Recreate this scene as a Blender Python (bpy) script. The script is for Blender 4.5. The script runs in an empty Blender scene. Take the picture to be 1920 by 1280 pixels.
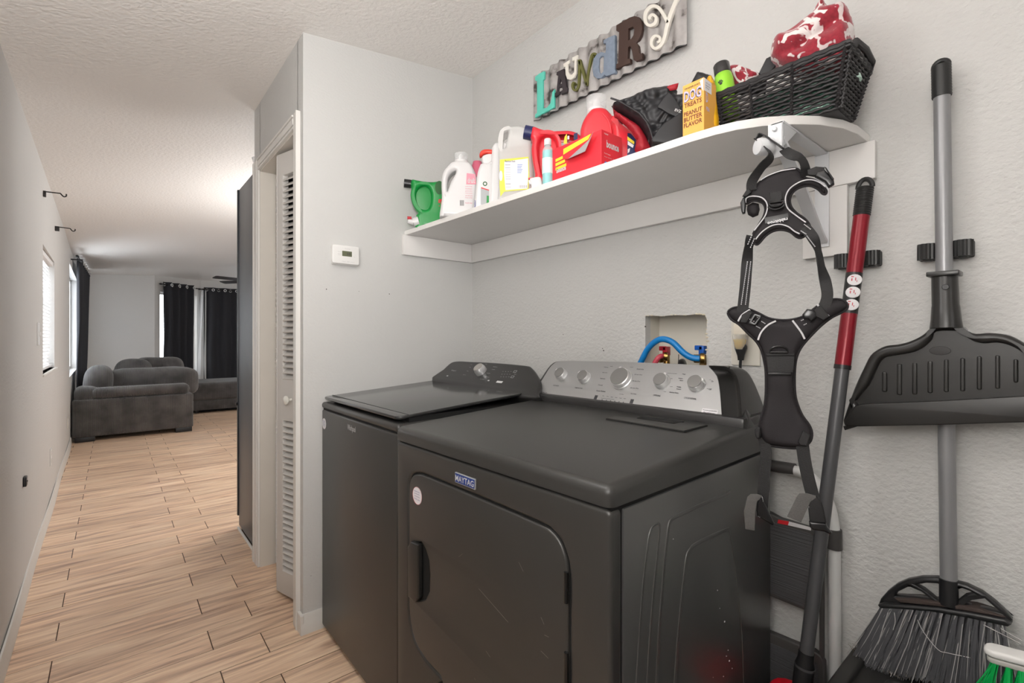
import bpy, bmesh, math, random
from mathutils import Vector, Matrix, noise
random.seed(7)
SC = bpy.context.scene
COL = SC.collection
# ---------------------------------------------------------------- camera
FPX, CX, HY, CAMH = 896.0, 960.0, 634.0, 1.17
YAW = math.atan((960 - 212.0) / FPX)
SA, CA = math.sin(YAW), math.cos(YAW)
cam = bpy.data.cameras.new('camera'); cam_o = bpy.data.objects.new('camera', cam); COL.objects.link(cam_o)
cam.sensor_width = 36; cam.lens = FPX / 1920 * 36; cam.shift_y = (HY - 640) / 1920; cam.clip_start = .02
cam_o.location = (0, 0, CAMH); cam_o.rotation_euler = (math.pi / 2, 0, -YAW)
SC.camera = cam_o
# ---------------------------------------------------------------- view and world
SC.view_settings.view_transform = 'Standard'; SC.view_settings.look = 'None'
SC.view_settings.gamma = 1; SC.view_settings.use_curve_mapping = False
SC.view_settings.exposure = 0.0
SC.cycles.use_denoising = True
w = bpy.data.worlds.new('sky'); SC.world = w; w.use_nodes = True
w.node_tree.nodes['Background'].inputs[0].default_value = (.86, .93, 1, 1)
w.node_tree.nodes['Background'].inputs[1].default_value = 6.0
def lamp(name, kind, loc, power, size, color=(1, .97, .93), rot=(0, 0, 0)):
    l = bpy.data.lights.new(name, kind); o = bpy.data.objects.new(name, l); COL.objects.link(o)
    o.location = loc; o.rotation_euler = rot; l.energy = power; l.color = color
    if kind == 'AREA': l.size = size
    else: l.shadow_soft_size = size
    return o
lamp('ceiling_lamp_laundry', 'POINT', (.06, .98, 2.03), 9, .13, (1, .99, .975))
lamp('fill_behind_camera', 'POINT', (.30, -1.25, 1.75), 6, .28, (1, .985, .97))  # unseen fill light added behind the camera to soften and brighten the room
lamp('ceiling_fill', 'AREA', (-.05, -.10, 1.40), 37, .30, (1, .985, .97), (math.radians(128), 0, math.radians(34)))  # added area light, out of view, aimed up to brighten the ceiling
lamp('hall_fill', 'POINT', (1.75, 4.3, 1.80), 52, .30, (1, .985, .97))  # fill added out of sight past the cupboard to brighten the hall
lamp('hall_ceiling_fill', 'AREA', (2.0, 4.5, 1.45), 30, 1.0, (1, .985, .97), (math.pi, 0, 0))  # added upward fill, hidden from the camera, lifts the hall ceiling
lamp('living_room_fill', 'POINT', (3.2, 8.2, 1.9), 24, .25, (1, .99, .98))  # unseen fill added to lift the living room
# ---------------------------------------------------------------- picture helpers (photo pixel -> real plane)
def ray(x, y):
    t = (x - CX) / FPX
    return Vector((SA + t * CA, CA - t * SA, -(y - HY) / FPX))
CAM = Vector((0, 0, CAMH))
def onX(x, y, X): r = ray(x, y); return CAM + r * (X / r.x)
def onY(x, y, Y): r = ray(x, y); return CAM + r * (Y / r.y)
def onZ(x, y, Z): r = ray(x, y); return CAM + r * ((Z - CAMH) / r.z)
class Frame:
    """a real plane: origin, right, up, outward normal"""
    def __init__(s, O, ex, ey):
        s.O = Vector(O); s.ex = Vector(ex).normalized(); s.ey = Vector(ey).normalized(); s.ez = s.ex.cross(s.ey)
    def off(s, d): return Frame(s.O + s.ez * d, s.ex, s.ey)
    def uv(s, x, y):
        r = ray(x, y); p = CAM + r * ((s.O - CAM).dot(s.ez) / r.dot(s.ez)) - s.O
        return (p.dot(s.ex), p.dot(s.ey))
    def P(s, pts, sc=1, ox=0, oy=0): return [s.uv(ox + x / sc, oy + y / sc) for x, y in pts]
    def w(s, u, v, n=0): return s.O + s.ex * u + s.ey * v + s.ez * n
    def M(s):
        m = Matrix((s.ex, s.ey, s.ez)).transposed().to_4x4(); m.translation = s.O; return m
def FX(X): return Frame((X, 0, 0), (0, -1, 0), (0, 0, 1))
def FY(Y): return Frame((0, Y, 0), (1, 0, 0), (0, 0, 1))
def Fat(px, X):   # a vertical plane through the point where the column of sight meets X, turned square to the room's middle
    p = onX(px, HY, X); d = Vector((p.x, p.y, 0)).normalized()
    return Frame((p.x, p.y, 0), (d.y, -d.x, 0), (0, 0, 1))
# ---------------------------------------------------------------- materials
MATS = {}
def mat(name, col, rough=.5, metal=0, bump=None, emit=None, alpha=None, trans=0, spec=None, coat=0, ior=None, sheen=0, vary=None):
    if name in MATS: return MATS[name]
    m = bpy.data.materials.new(name); m.use_nodes = True; nt = m.node_tree; b = nt.nodes['Principled BSDF']
    b.inputs['Base Color'].default_value = (*col, 1); b.inputs['Roughness'].default_value = rough
    b.inputs['Metallic'].default_value = metal; b.inputs['Transmission Weight'].default_value = trans
    if spec is not None: b.inputs['Specular IOR Level'].default_value = spec
    if ior: b.inputs['IOR'].default_value = ior
    if coat: b.inputs['Coat Weight'].default_value = coat; b.inputs['Coat Roughness'].default_value = .08
    if sheen: b.inputs['Sheen Weight'].default_value = sheen
    if emit: b.inputs['Emission Color'].default_value = (*emit[0], 1); b.inputs['Emission Strength'].default_value = emit[1]
    if alpha is not None: b.inputs['Alpha'].default_value = alpha
    tc = nt.nodes.new('ShaderNodeTexCoord')
    if vary:   # (scale, amount): slight real unevenness of the paint or dye
        n = nt.nodes.new('ShaderNodeTexNoise'); n.inputs['Scale'].default_value = vary[0]; n.inputs['Detail'].default_value = 4
        nt.links.new(tc.outputs['Object'], n.inputs['Vector'])
        mx = nt.nodes.new('ShaderNodeMix'); mx.data_type = 'RGBA'
        mx.inputs[6].default_value = (*[c * (1 - vary[1]) for c in col], 1); mx.inputs[7].default_value = (*[min(1, c * (1 + vary[1])) for c in col], 1)
        nt.links.new(n.outputs[0], mx.inputs[0]); nt.links.new(mx.outputs[2], b.inputs['Base Color'])
    if bump:   # (scale, strength, distance[, stretch])
        n = nt.nodes.new('ShaderNodeTexNoise'); n.inputs['Scale'].default_value = bump[0]; n.inputs['Detail'].default_value = 3
        mp = nt.nodes.new('ShaderNodeMapping'); mp.inputs['Scale'].default_value = bump[3] if len(bump) > 3 else (1, 1, 1)
        nt.links.new(tc.outputs['Object'], mp.inputs[0]); nt.links.new(mp.outputs[0], n.inputs['Vector'])
        bp = nt.nodes.new('ShaderNodeBump'); bp.inputs['Strength'].default_value = bump[1]; bp.inputs['Distance'].default_value = bump[2]
        nt.links.new(n.outputs[0], bp.inputs['Height']); nt.links.new(bp.outputs[0], b.inputs['Normal'])
    MATS[name] = m; return m
def hexc(r, g, b): return tuple(((c / 255) ** 2.2) for c in (r, g, b))
# ---------------------------------------------------------------- mesh helpers
def v3(*a): return Vector(a)
def box(bm, x0, x1, y0, y1, z0, z1, bev=0, seg=2, M=None):
    r = bmesh.ops.create_cube(bm, size=1)
    vs = r['verts']
    for v in vs: v.co = Vector(((x0 + x1) / 2 + v.co.x * (x1 - x0), (y0 + y1) / 2 + v.co.y * (y1 - y0), (z0 + z1) / 2 + v.co.z * (z1 - z0)))
    if M is not None:
        for v in vs: v.co = M @ v.co
    if bev:
        es = list({e for v in vs for e in v.link_edges})
        bmesh.ops.bevel(bm, geom=es, offset=bev, segments=seg, profile=.5, affect='EDGES')
    return bm
def BX(*a, **k): return box(bmesh.new(), *a, **k)
def basis(d):
    d = d.normalized(); a = Vector((0, 0, 1)) if abs(d.z) < .9 else Vector((1, 0, 0))
    u = d.cross(a).normalized(); return u, d.cross(u).normalized()
def tube(bm, pts, r, seg=12, cap=True, flat=1.0):
    pts = [Vector(p) for p in pts]; rings = []; n = len(pts)
    rr = r if isinstance(r, (list, tuple)) else [r] * n
    u = None
    for i, p in enumerate(pts):
        d = (pts[min(i + 1, n - 1)] - pts[max(i - 1, 0)]).normalized()
        if u is None: u, w_ = basis(d)
        else: u = (u - d * u.dot(d)).normalized(); w_ = d.cross(u).normalized()
        rings.append([bm.verts.new(p + (u * math.cos(2 * math.pi * k / seg) + w_ * math.sin(2 * math.pi * k / seg) * flat) * rr[i]) for k in range(seg)])
    for a, b in zip(rings, rings[1:]):
        for k in range(seg): bm.faces.new((a[k], a[(k + 1) % seg], b[(k + 1) % seg], b[k]))
    if cap: bm.faces.new(rings[0][::-1]); bm.faces.new(rings[-1])
    return bm
def TB(*a, **k): return tube(bmesh.new(), *a, **k)
def cyl(bm, p0, p1, r0, r1=None, seg=24): return tube(bm, [p0, p1], [r0, r0 if r1 is None else r1], seg)
def CY(*a, **k): return cyl(bmesh.new(), *a, **k)
def lathe(bm, prof, O, axis=(0, 0, 1), seg=28, sx=1.0):
    """prof: (radius, height) pairs along axis from O"""
    ax = Vector(axis).normalized(); u, w_ = basis(ax); O = Vector(O); rings = []
    for r, h in prof:
        rings.append([bm.verts.new(O + ax * h + (u * math.cos(2 * math.pi * k / seg) + w_ * math.sin(2 * math.pi * k / seg) * sx) * max(r, 1e-4)) for k in range(seg)])
    for a, b in zip(rings, rings[1:]):
        for k in range(seg): bm.faces.new((a[k], a[(k + 1) % seg], b[(k + 1) % seg], b[k]))
    bm.faces.new(rings[0][::-1]); bm.faces.new(rings[-1]); return bm
def LA(*a, **k): return lathe(bmesh.new(), *a, **k)
def smooth_pts(pts, n=4, closed=True):
    out = []; N = len(pts); P = [Vector(p) for p in pts]
    rng = range(N) if closed else range(N - 1)
    for i in rng:
        g = (lambda k: P[k % N]) if closed else (lambda k: P[max(0, min(N - 1, k))])
        p0, p1, p2, p3 = g(i - 1), g(i), g(i + 1), g(i + 2)
        for k in range(n):
            t = k / n
            out.append(.5 * ((2 * p1) + (p2 - p0) * t + (2 * p0 - 5 * p1 + 4 * p2 - p3) * t * t + (3 * p1 - p0 - 3 * p2 + p3) * t ** 3))
    if not closed: out.append(P[-1])
    return out
def stroke(pts, wd, n=6, w1=None):
    """outline of a band of width wd (to w1) along an open 2D path"""
    p = smooth_pts([Vector((*q, 0)) for q in pts], n, False); L, R = [], []
    for i, q in enumerate(p):
        d = (p[min(i + 1, len(p) - 1)] - p[max(i - 1, 0)]).normalized(); nn = Vector((-d.y, d.x, 0))
        ww = wd if w1 is None else wd + (w1 - wd) * i / (len(p) - 1)
        L.append(q + nn * ww / 2); R.append(q - nn * ww / 2)
    return [(q.x, q.y) for q in L + R[::-1]]
# ---------------------------------------------------------------- object helpers
WORLD = {}
def link(o, parent=None):
    COL.objects.link(o)
    if parent is not None: o.parent = parent
    return o
def thing(name, label, cat, loc=(0, 0, 0), rz=0, group=None, kind=None):
    o = bpy.data.objects.new(name, None); COL.objects.link(o); o.location = loc; o.rotation_euler = (0, 0, rz); o.empty_display_size = .05
    tag(o, label, cat, group, kind)
    WORLD[o.name] = Matrix.Translation(Vector(loc)) @ Matrix.Rotation(rz, 4, 'Z'); return o
def tag(o, label=None, cat=None, group=None, kind=None):
    if label: o['label'] = label
    if cat: o['category'] = cat
    if group: o['group'] = group
    if kind: o['kind'] = kind
    return o
def shade(me, ang=35):
    for p in me.polygons: p.use_smooth = True
    try: me.set_sharp_from_angle(angle=math.radians(ang))
    except Exception: pass
def mk(name, bm, m, parent=None, ang=35, label=None):
    """ONE mesh object from world-space geometry, parented if asked"""
    if isinstance(bm, bmesh.types.BMesh):
        bmesh.ops.recalc_face_normals(bm, faces=bm.faces[:])
        me = bpy.data.meshes.new(name); bm.to_mesh(me); bm.free()
    else: me = bm
    W = WORLD.get(parent.name, Matrix()) if parent is not None else Matrix()
    if parent is not None: me.transform(W.inverted())
    me.materials.clear()
    for q in (m if isinstance(m, (list, tuple)) else [m]): me.materials.append(q)
    shade(me, ang); me.name = name
    o = bpy.data.objects.new(name, me); link(o, parent); WORLD[o.name] = W
    if label: o['label'] = label
    return o
def struct(name, bm, m, parent=None, ang=35):
    o = mk(name, bm, m, parent, ang)
    if parent is None: o['kind'] = 'structure'
    return o
def recenter(o, c):
    """give a one-mesh thing its origin at c"""
    o.data.transform(Matrix.Translation(-Vector(c))); o.location = Vector(c); WORLD[o.name] = Matrix.Translation(Vector(c)); return o
def slab_mesh(loops, F, thick, bevel=0, res=3, top=0.0, fill=True):
    cu = bpy.data.curves.new('t', 'CURVE'); cu.dimensions = '2D'; cu.fill_mode = 'BOTH'
    bevel = min(bevel, thick / 2 - 1e-5) if bevel else 0
    cu.extrude = thick / 2 - bevel; cu.bevel_depth = bevel; cu.bevel_resolution = res; cu.offset = -bevel
    for lp in loops:
        sp = cu.splines.new('POLY'); sp.points.add(len(lp) - 1)
        for q, p in zip(sp.points, lp): q.co = (p[0], p[1], 0, 1)
        sp.use_cyclic_u = True
    o = bpy.data.objects.new('t', cu)
    me = bpy.data.meshes.new_from_object(o)
    bpy.data.objects.remove(o); bpy.data.curves.remove(cu)
    me.transform(F.M() @ Matrix.Translation((0, 0, top - thick / 2)))
    return me
class Clip(list):
    zmin = None
def vclip(poly, zmin):
    out = []; n = len(poly)
    for i in range(n):
        a, b = poly[i], poly[(i + 1) % n]; ia, ib = a[1] >= zmin, b[1] >= zmin
        if ia: out.append((a[0], a[1]))
        if ia != ib: t = (zmin - a[1]) / (b[1] - a[1]); out.append((a[0] + (b[0] - a[0]) * t, zmin))
    return out
def finish(lp, smooth=0):
    z = getattr(lp, 'zmin', None)
    if smooth: lp = [(q.x, q.y) for q in smooth_pts([Vector((a, b, 0)) for a, b in lp], smooth)]
    return vclip(lp, z) if z is not None else lp
def slab(name, loops, F, thick, bevel, m, parent=None, top=0.0, smooth=0, res=3, ang=35, label=None):
    if loops and not isinstance(loops[0][0], (tuple, list, Vector)): loops = [loops]
    loops = [finish(lp, smooth) for lp in loops]
    me = slab_mesh(loops, F, thick, bevel, res, top)
    bm = bmesh.new(); bm.from_mesh(me); bpy.data.meshes.remove(me)
    bmesh.ops.remove_doubles(bm, verts=bm.verts[:], dist=1e-5)
    return mk(name, bm, m, parent, ang, label)
def rrect(u0, v0, u1, v1, r, n=5):
    out = []
    for cx, cy, a0 in ((u1 - r, v1 - r, 0), (u0 + r, v1 - r, 90), (u0 + r, v0 + r, 180), (u1 - r, v0 + r, 270)):
        for k in range(n + 1):
            a = math.radians(a0 + 90 * k / n); out.append((cx + r * math.cos(a), cy + r * math.sin(a)))
    return out
def circ(u, v, r, n=24, ry=None): return [(u + r * math.cos(2 * math.pi * k / n), v + (ry or r) * math.sin(2 * math.pi * k / n)) for k in range(n)]
def text_bm(bm, s, F, u0, v0, u1, v1, th=.0004, n=0.0, ang=0, bold=0):
    """lettering fitted into a box of the plane F"""
    cu = bpy.data.curves.new('t', 'FONT'); cu.body = s; cu.size = 1; cu.resolution_u = 2; cu.offset = bold
    o = bpy.data.objects.new('t', cu); me = bpy.data.meshes.new_from_object(o)
    bpy.data.objects.remove(o); bpy.data.curves.remove(cu)
    xs = [v.co.x for v in me.vertices]; ys = [v.co.y for v in me.vertices]
    if not xs: return bm
    sx = (u1 - u0) / (max(xs) - min(xs)); sy = (v1 - v0) / (max(ys) - min(ys))
    M = F.M() @ Matrix.Translation((u0, v0, n + th)) @ Matrix.Rotation(ang, 4, 'Z') @ Matrix.Diagonal((sx, sy, 1, 1)) @ Matrix.Translation((-min(xs), -min(ys), 0))
    me.transform(M); bm.from_mesh(me); bpy.data.meshes.remove(me); return bm
def textm(name, items, F, m, parent, n=0.0, bold=0.0):
    bm = bmesh.new()
    for it in items: text_bm(bm, it[0], F, *it[1:5], n=n, ang=it[5] if len(it) > 5 else 0, bold=bold)
    o = mk(name, bm, m, parent)
    if len(items) > 1: o['kind'] = 'stuff'
    return o
def inside(p, poly):
    c = False; j = len(poly) - 1
    for i in range(len(poly)):
        a, b = poly[i], poly[j]
        if (a[1] > p[1]) != (b[1] > p[1]) and p[0] < (b[0] - a[0]) * (p[1] - a[1]) / (b[1] - a[1]) + a[0]: c = not c
        j = i
    return c
def near(p, poly):
    best = None; bd = 1e9
    for i in range(len(poly)):
        a = poly[i]; b = poly[(i + 1) % len(poly)]; dx, dy = b[0] - a[0], b[1] - a[1]; L = dx * dx + dy * dy or 1e-12
        t = max(0, min(1, ((p[0] - a[0]) * dx + (p[1] - a[1]) * dy) / L)); q = (a[0] + dx * t, a[1] + dy * t)
        d = (q[0] - p[0]) ** 2 + (q[1] - p[1]) ** 2
        if d < bd: bd, best = d, q
    return best, math.sqrt(bd)
def pillow(outline, F, depth, back, cell, fold=None, soft=None, top=0.0):
    """soft cloth-like solid over an outline: bulges towards the normal, fold(u, v) adds creases"""
    outline = finish(outline); soft = soft or depth; us = [p[0] for p in outline]; vs = [p[1] for p in outline]
    nu = int((max(us) - min(us)) / cell) + 3; nv = int((max(vs) - min(vs)) / cell) + 3; u0, v0 = min(us) - cell, min(vs) - cell
    bm = bmesh.new(); G = {}; info = {}
    for i in range(nu):
        for j in range(nv):
            p = (u0 + i * cell, v0 + j * cell); q, d = near(p, outline); ins = inside(p, outline)
            if ins and d > cell * .45: info[i, j] = (p, d)
            elif d < cell * 1.0: info[i, j] = (q, 0)
    for k, (p, d) in info.items():
        h = math.sqrt(max(0, 1 - (1 - min(1, d / soft)) ** 2))
        f = (fold(*p) if fold else 0) * min(1, d / soft * 1.5)
        G[k] = (bm.verts.new(F.w(p[0], p[1], top + depth * (h - 1) + f)), None if d == 0 else bm.verts.new(F.w(p[0], p[1], top - depth - back * h)))
    for (i, j) in list(G):
        ks = [(i, j), (i + 1, j), (i + 1, j + 1), (i, j + 1)]
        if not all(k in G for k in ks): continue
        cu = sum(info[k][0][0] for k in ks) / 4; cv = sum(info[k][0][1] for k in ks) / 4
        if all(info[k][1] == 0 for k in ks) and not inside((cu, cv), outline): continue
        try: bm.faces.new([G[k][0] for k in ks])
        except ValueError: pass
        try: bm.faces.new([(G[k][1] or G[k][0]) for k in ks][::-1])
        except ValueError: pass
    bmesh.ops.dissolve_degenerate(bm, dist=1e-6, edges=bm.edges[:])
    return bm
def strap(bm, pts, wd, th, nrm):
    """flat webbing: pts 3D path, wd width, nrm the face direction (one vector or one per point)"""
    P = smooth_pts([Vector(p) for p in pts], 6, False); n = len(P); rings = []
    for i, p in enumerate(P):
        d = (P[min(i + 1, n - 1)] - P[max(i - 1, 0)]).normalized()
        if isinstance(nrm, list):
            t = i / (n - 1) * (len(nrm) - 1); a = int(min(t, len(nrm) - 2)); N = Vector(nrm[a]).lerp(Vector(nrm[a + 1]), t - a)
        else: N = Vector(nrm)
        N = (N - d * N.dot(d)).normalized(); s = d.cross(N).normalized()
        rings.append([bm.verts.new(p + s * wd / 2 * a + N * th / 2 * b) for a, b in ((-1, -1), (1, -1), (1, 1), (-1, 1))])
    for a, b in zip(rings, rings[1:]):
        for k in range(4): bm.faces.new((a[k], a[(k + 1) % 4], b[(k + 1) % 4], b[k]))
    bm.faces.new(rings[0][::-1]); bm.faces.new(rings[-1]); return bm
# ================================================================ SETTING
D, YC, XC = 1.396, 1.984, .578        # shelf wall, short wall, hall side of the closet wall
YE = 2.83                             # far end of the closet wall
def XLW(Y): return -.305 - .0127 * (Y - 2.6)
wallm = mat('wall_paint', (.595, .59, .575), .75, bump=(85, .7, .0045, (1, .9, 1.2)), vary=(2.5, .02))
wallm2 = mat('wall_paint_far', (.64, .625, .605), .75, bump=(85, .5, .004), vary=(2.5, .02))
ceilm = mat('ceiling_paint', (.84, .81, .78), .8, bump=(60, .8, .005))
trimm = mat('trim_paint', (.74, .72, .685), .45, vary=(30, .02))
whitem = mat('shelf_white', (.78, .76, .74), .4, vary=(25, .02))
doorm = mat('door_paint', (.60, .575, .545), .5)
groutm = mat('grout', hexc(88, 70, 58), .9)
nailm = mat('dark_mark', (.06, .05, .045), .8)
curtm = mat('curtain_cloth', hexc(46, 46, 50), .9, vary=(40, .15))
rodm = mat('black_metal', (.02, .02, .022), .4, metal=.6)
glassp = mat('window_pane', (.9, .95, 1), .05, alpha=.12)
plastw = mat('white_plastic', (.78, .77, .75), .35)
blackp = mat('black_plastic', (.014, .014, .015), .35)
# floor: grout bed and one object for each wood-look plank
floor = struct('floor', BX(-.6, 4.6, -2.1, 11.2, -.1, -.002), groutm)
def plank_material():
    m = bpy.data.materials.new('plank_wood'); m.use_nodes = True; nt = m.node_tree; b = nt.nodes['Principled BSDF']; N = nt.nodes.new; L = nt.links.new
    tc = N('ShaderNodeTexCoord'); oi = N('ShaderNodeObjectInfo')
    sc = N('ShaderNodeVectorMath'); sc.operation = 'SCALE'; sc.inputs[0].default_value = (17, 31, 9); L(oi.outputs['Random'], sc.inputs['Scale'])
    ad = N('ShaderNodeVectorMath'); ad.operation = 'ADD'; L(tc.outputs['Object'], ad.inputs[0]); L(sc.outputs[0], ad.inputs[1])
    mp = N('ShaderNodeMapping'); mp.inputs['Scale'].default_value = (1.1, 13, 1); L(ad.outputs[0], mp.inputs[0])
    n1 = N('ShaderNodeTexNoise'); n1.inputs['Scale'].default_value = 2.0; n1.inputs['Detail'].default_value = 7; n1.inputs['Distortion'].default_value = .9; L(mp.outputs[0], n1.inputs['Vector'])
    mp2 = N('ShaderNodeMapping'); mp2.inputs['Scale'].default_value = (3, 70, 1); L(ad.outputs[0], mp2.inputs[0])
    n2 = N('ShaderNodeTexNoise'); n2.inputs['Scale'].default_value = 3; n2.inputs['Detail'].default_value = 3; L(mp2.outputs[0], n2.inputs['Vector'])
    cr = N('ShaderNodeValToRGB'); e = cr.color_ramp.elements
    e[0].position = .30; e[0].color = (*hexc(176, 142, 122), 1); e[1].position = .68; e[1].color = (*hexc(250, 222, 192), 1)
    q = e.new(.48); q.color = (*hexc(228, 194, 164), 1)
    L(n1.outputs[0], cr.inputs[0])
    m2 = N('ShaderNodeMix'); m2.data_type = 'RGBA'; m2.blend_type = 'MULTIPLY'; m2.inputs[0].default_value = .35
    L(cr.outputs[0], m2.inputs[6])
    c2 = N('ShaderNodeValToRGB'); c2.color_ramp.elements[0].position = .35; c2.color_ramp.elements[0].color = (.62, .56, .52, 1); c2.color_ramp.elements[1].position = .6; L(n2.outputs[0], c2.inputs[0]); L(c2.outputs[0], m2.inputs[7])
    m3 = N('ShaderNodeHueSaturation'); mr = N('ShaderNodeMapRange'); mr.inputs[3].default_value = .94; mr.inputs[4].default_value = 1.14
    L(oi.outputs['Random'], mr.inputs[0]); L(mr.outputs[0], m3.inputs['Value']); L(m2.outputs[2], m3.inputs['Color'])
    m3.inputs['Saturation'].default_value = 1.0
    L(m3.outputs[0], b.inputs['Base Color']); b.inputs['Roughness'].default_value = .30
    bp = N('ShaderNodeBump'); bp.inputs['Strength'].default_value = .12; bp.inputs['Distance'].default_value = .001; L(n1.outputs[0], bp.inputs['Height']); L(bp.outputs[0], b.inputs['Normal'])
    return m
plankm = plank_material()
PM = {}
def plank(xa, xb, ya, yb):
    key = (round(xb - xa, 3), round(yb - ya, 3))
    if key not in PM:
        bm = BX(0, xb - xa, 0, yb - ya, -.008, 0); es = [e for e in bm.edges if all(v.co.z > -.001 for v in e.verts)]
        bmesh.ops.bevel(bm, geom=es, offset=.0012, segments=1, affect='EDGES')
        me = bpy.data.meshes.new('plank'); bm.to_mesh(me); bm.free(); me.materials.append(plankm); PM[key] = me
    o = bpy.data.objects.new('plank', PM[key]); link(o, floor); o.location = (xa, ya, 0)
PW, PL, PITCH = .1468, .6165, .151
for k in range(-16, 58):
    y0 = 2.253 + PITCH * k; y1 = y0 + PW
    if y1 > 10.8: break
    xo = (-.170 if k % 2 == 0 else .290) - 4 * .62
    xmin = XLW(y0) - .01
    xmax = (XC + .12 if y0 < YC else XC + .012 if y0 < 3.30 else min(4.4, .19 * y0 + .35))
    if y0 < -.2: xmax = XC + .1
    if 2.06 < y0 < 2.7: xmax = XC + .14
    x = xo
    while x < xmax:
        a, b = max(x + .0017, xmin), min(x + .62 - .0017, xmax)
        if b - a > .02: plank(a, b, y0, y1)
        x += .62
# ceiling, pitched up from the outer wall
YS = [-2.05, 2.0, 6.2, 9.9, 11.1]; XS = [-.46, XC, D, 4.6]
ZC = {0: [2.168, 2.382, 2.484, 2.75], 1: [2.168, 2.382, 2.484, 2.75], 2: [2.172, 2.36, 2.44, 2.62], 3: [2.15, 2.222, 2.26, 2.40], 4: [2.14, 2.21, 2.25, 2.38]}
bm = bmesh.new(); g = [[bm.verts.new((x, y, ZC[j][i])) for i, x in enumerate(XS)] for j, y in enumerate(YS)]
g2 = [[bm.verts.new((x, y, ZC[j][i] + .06)) for i, x in enumerate(XS)] for j, y in enumerate(YS)]
for j in range(4):
    for i in range(3):
        bm.faces.new((g[j][i], g[j][i + 1], g[j + 1][i + 1], g[j + 1][i])); bm.faces.new((g2[j][i], g2[j][i + 1], g2[j + 1][i + 1], g2[j + 1][i]))
struct('ceiling', bm, ceilm)
# left wall, with two window openings
FL = Frame((XLW(0), 0, 0), (-.0127, 1, 0), (0, 0, 1))
W1 = (4.0, .955, 4.9, 1.735)
wall_left = slab('wall_left', [[(-2.1, 0), (10.4, 0), (10.4, 2.28), (-2.1, 2.28)], [(W1[0], W1[1]), (W1[2], W1[1]), (W1[2], W1[3]), (W1[0], W1[3])], [(7.0, .75), (9.1, .75), (9.1, 1.98), (7.0, 1.98)]], FL, .12, 0, wallm2)
wall_left['kind'] = 'structure'
# shelf wall with the ragged cut-out of the valve box
FB = FX(D)
hole = FB.P([(1210, 592), (1222, 591), (1240, 593), (1262, 590), (1285, 591), (1308, 588), (1322, 590), (1326, 600), (1324, 622), (1327, 640), (1324, 665), (1326, 700), (1210, 700)])
wall_back = slab('wall_back', [[(-2.9, 0), (2.1, 0), (2.1, 2.62), (-2.9, 2.62)], hole], FB, .03, 0, wallm); wall_back['kind'] = 'structure'
wallm1 = mat('wall_paint_smooth', (.60, .595, .58), .75, bump=(85, .45, .003, (1, .8, 1.3)), vary=(2.5, .02))
struct('wall_short', BX(XC, D, YC, YC + .075, 0, 2.50), wallm1)
bm = BX(XC, XC + .075, 2.705, YE, 0, 2.44); box(bm, XC, XC + .075, YC + .07, 2.71, 2.035, 2.44)
struct('wall_closet', bm, wallm1)
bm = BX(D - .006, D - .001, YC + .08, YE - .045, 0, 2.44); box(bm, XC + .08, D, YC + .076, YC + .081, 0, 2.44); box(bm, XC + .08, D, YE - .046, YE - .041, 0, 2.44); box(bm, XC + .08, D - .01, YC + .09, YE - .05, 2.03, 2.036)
struct('closet_shade_boards', bm, mat('closet_painted_shade', (.035, .032, .03), .8))  # added dark boards: closet shade put into their colour so louvre gaps go black
struct('wall_inner', BX(XC + .07, 4.6, YE - .04, YE + .02, 0, 2.7), wallm)
struct('wall_rear', BX(-.3, D + .03, -2.1, -2.0, 0, 2.5), wallm)
struct('wall_living', BX(4.5, 4.6, YE, 11.1, 0, 2.7), wallm2)
# far wall and the three sides of its bay
P0, P1, P2, P3 = Vector((.53, 9.9, 0)), Vector((1.25, 10.55, 0)), Vector((3.1, 10.55, 0)), Vector((3.8, 9.9, 0))
struct('wall_far', BX(-.5, .53, 9.9, 10.0, 0, 2.28), wallm2)
def wallseg(name, a, b, holes):
    F = Frame(a, b - a, (0, 0, 1)); L = (b - a).length
    o = slab(name, [[(0, 0), (L, 0), (L, 2.5), (0, 2.5)]] + [[(p, q), (r, q), (r, s), (p, s)] for p, q, r, s in holes], F, .1, 0, wallm2); o['kind'] = 'structure'; return F
FA = wallseg('wall_bay_side', P0, P1, [(.10, .55, .88, 1.95)])
FC_ = wallseg('wall_bay_middle', P1, P2, [(.08, .55, 1.75, 1.95)])
wallseg('wall_bay_far', P2, P3, [])
wallseg('wall_far_end', P3, Vector((4.6, 9.9, 0)), [])
def window(name, F, u0, v0, u1, v1, bars=1):
    fr = .035; loops = [[(u0, v0), (u1, v0), (u1, v1), (u0, v1)]]
    n = bars + 1; wd = (u1 - u0 - fr * (n + 1)) / n
    for k in range(n):
        a = u0 + fr + k * (wd + fr); loops.append([(a, v0 + fr), (a + wd, v0 + fr), (a + wd, v1 - fr), (a, v1 - fr)])
    o = slab(name, loops, F, .035, .003, plastw, top=-.07); o['kind'] = 'structure'
    for lp in loops[1:]: slab('pane', lp, F, .004, 0, glassp, o, top=-.085)
window('window_1', FL, *W1); window('window_2', FL, 7.0, .75, 9.1, 1.98); window('window_3', FA, .10, .55, .88, 1.95, 0); window('window_4', FC_, .08, .55, 1.75, 1.95)
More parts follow.
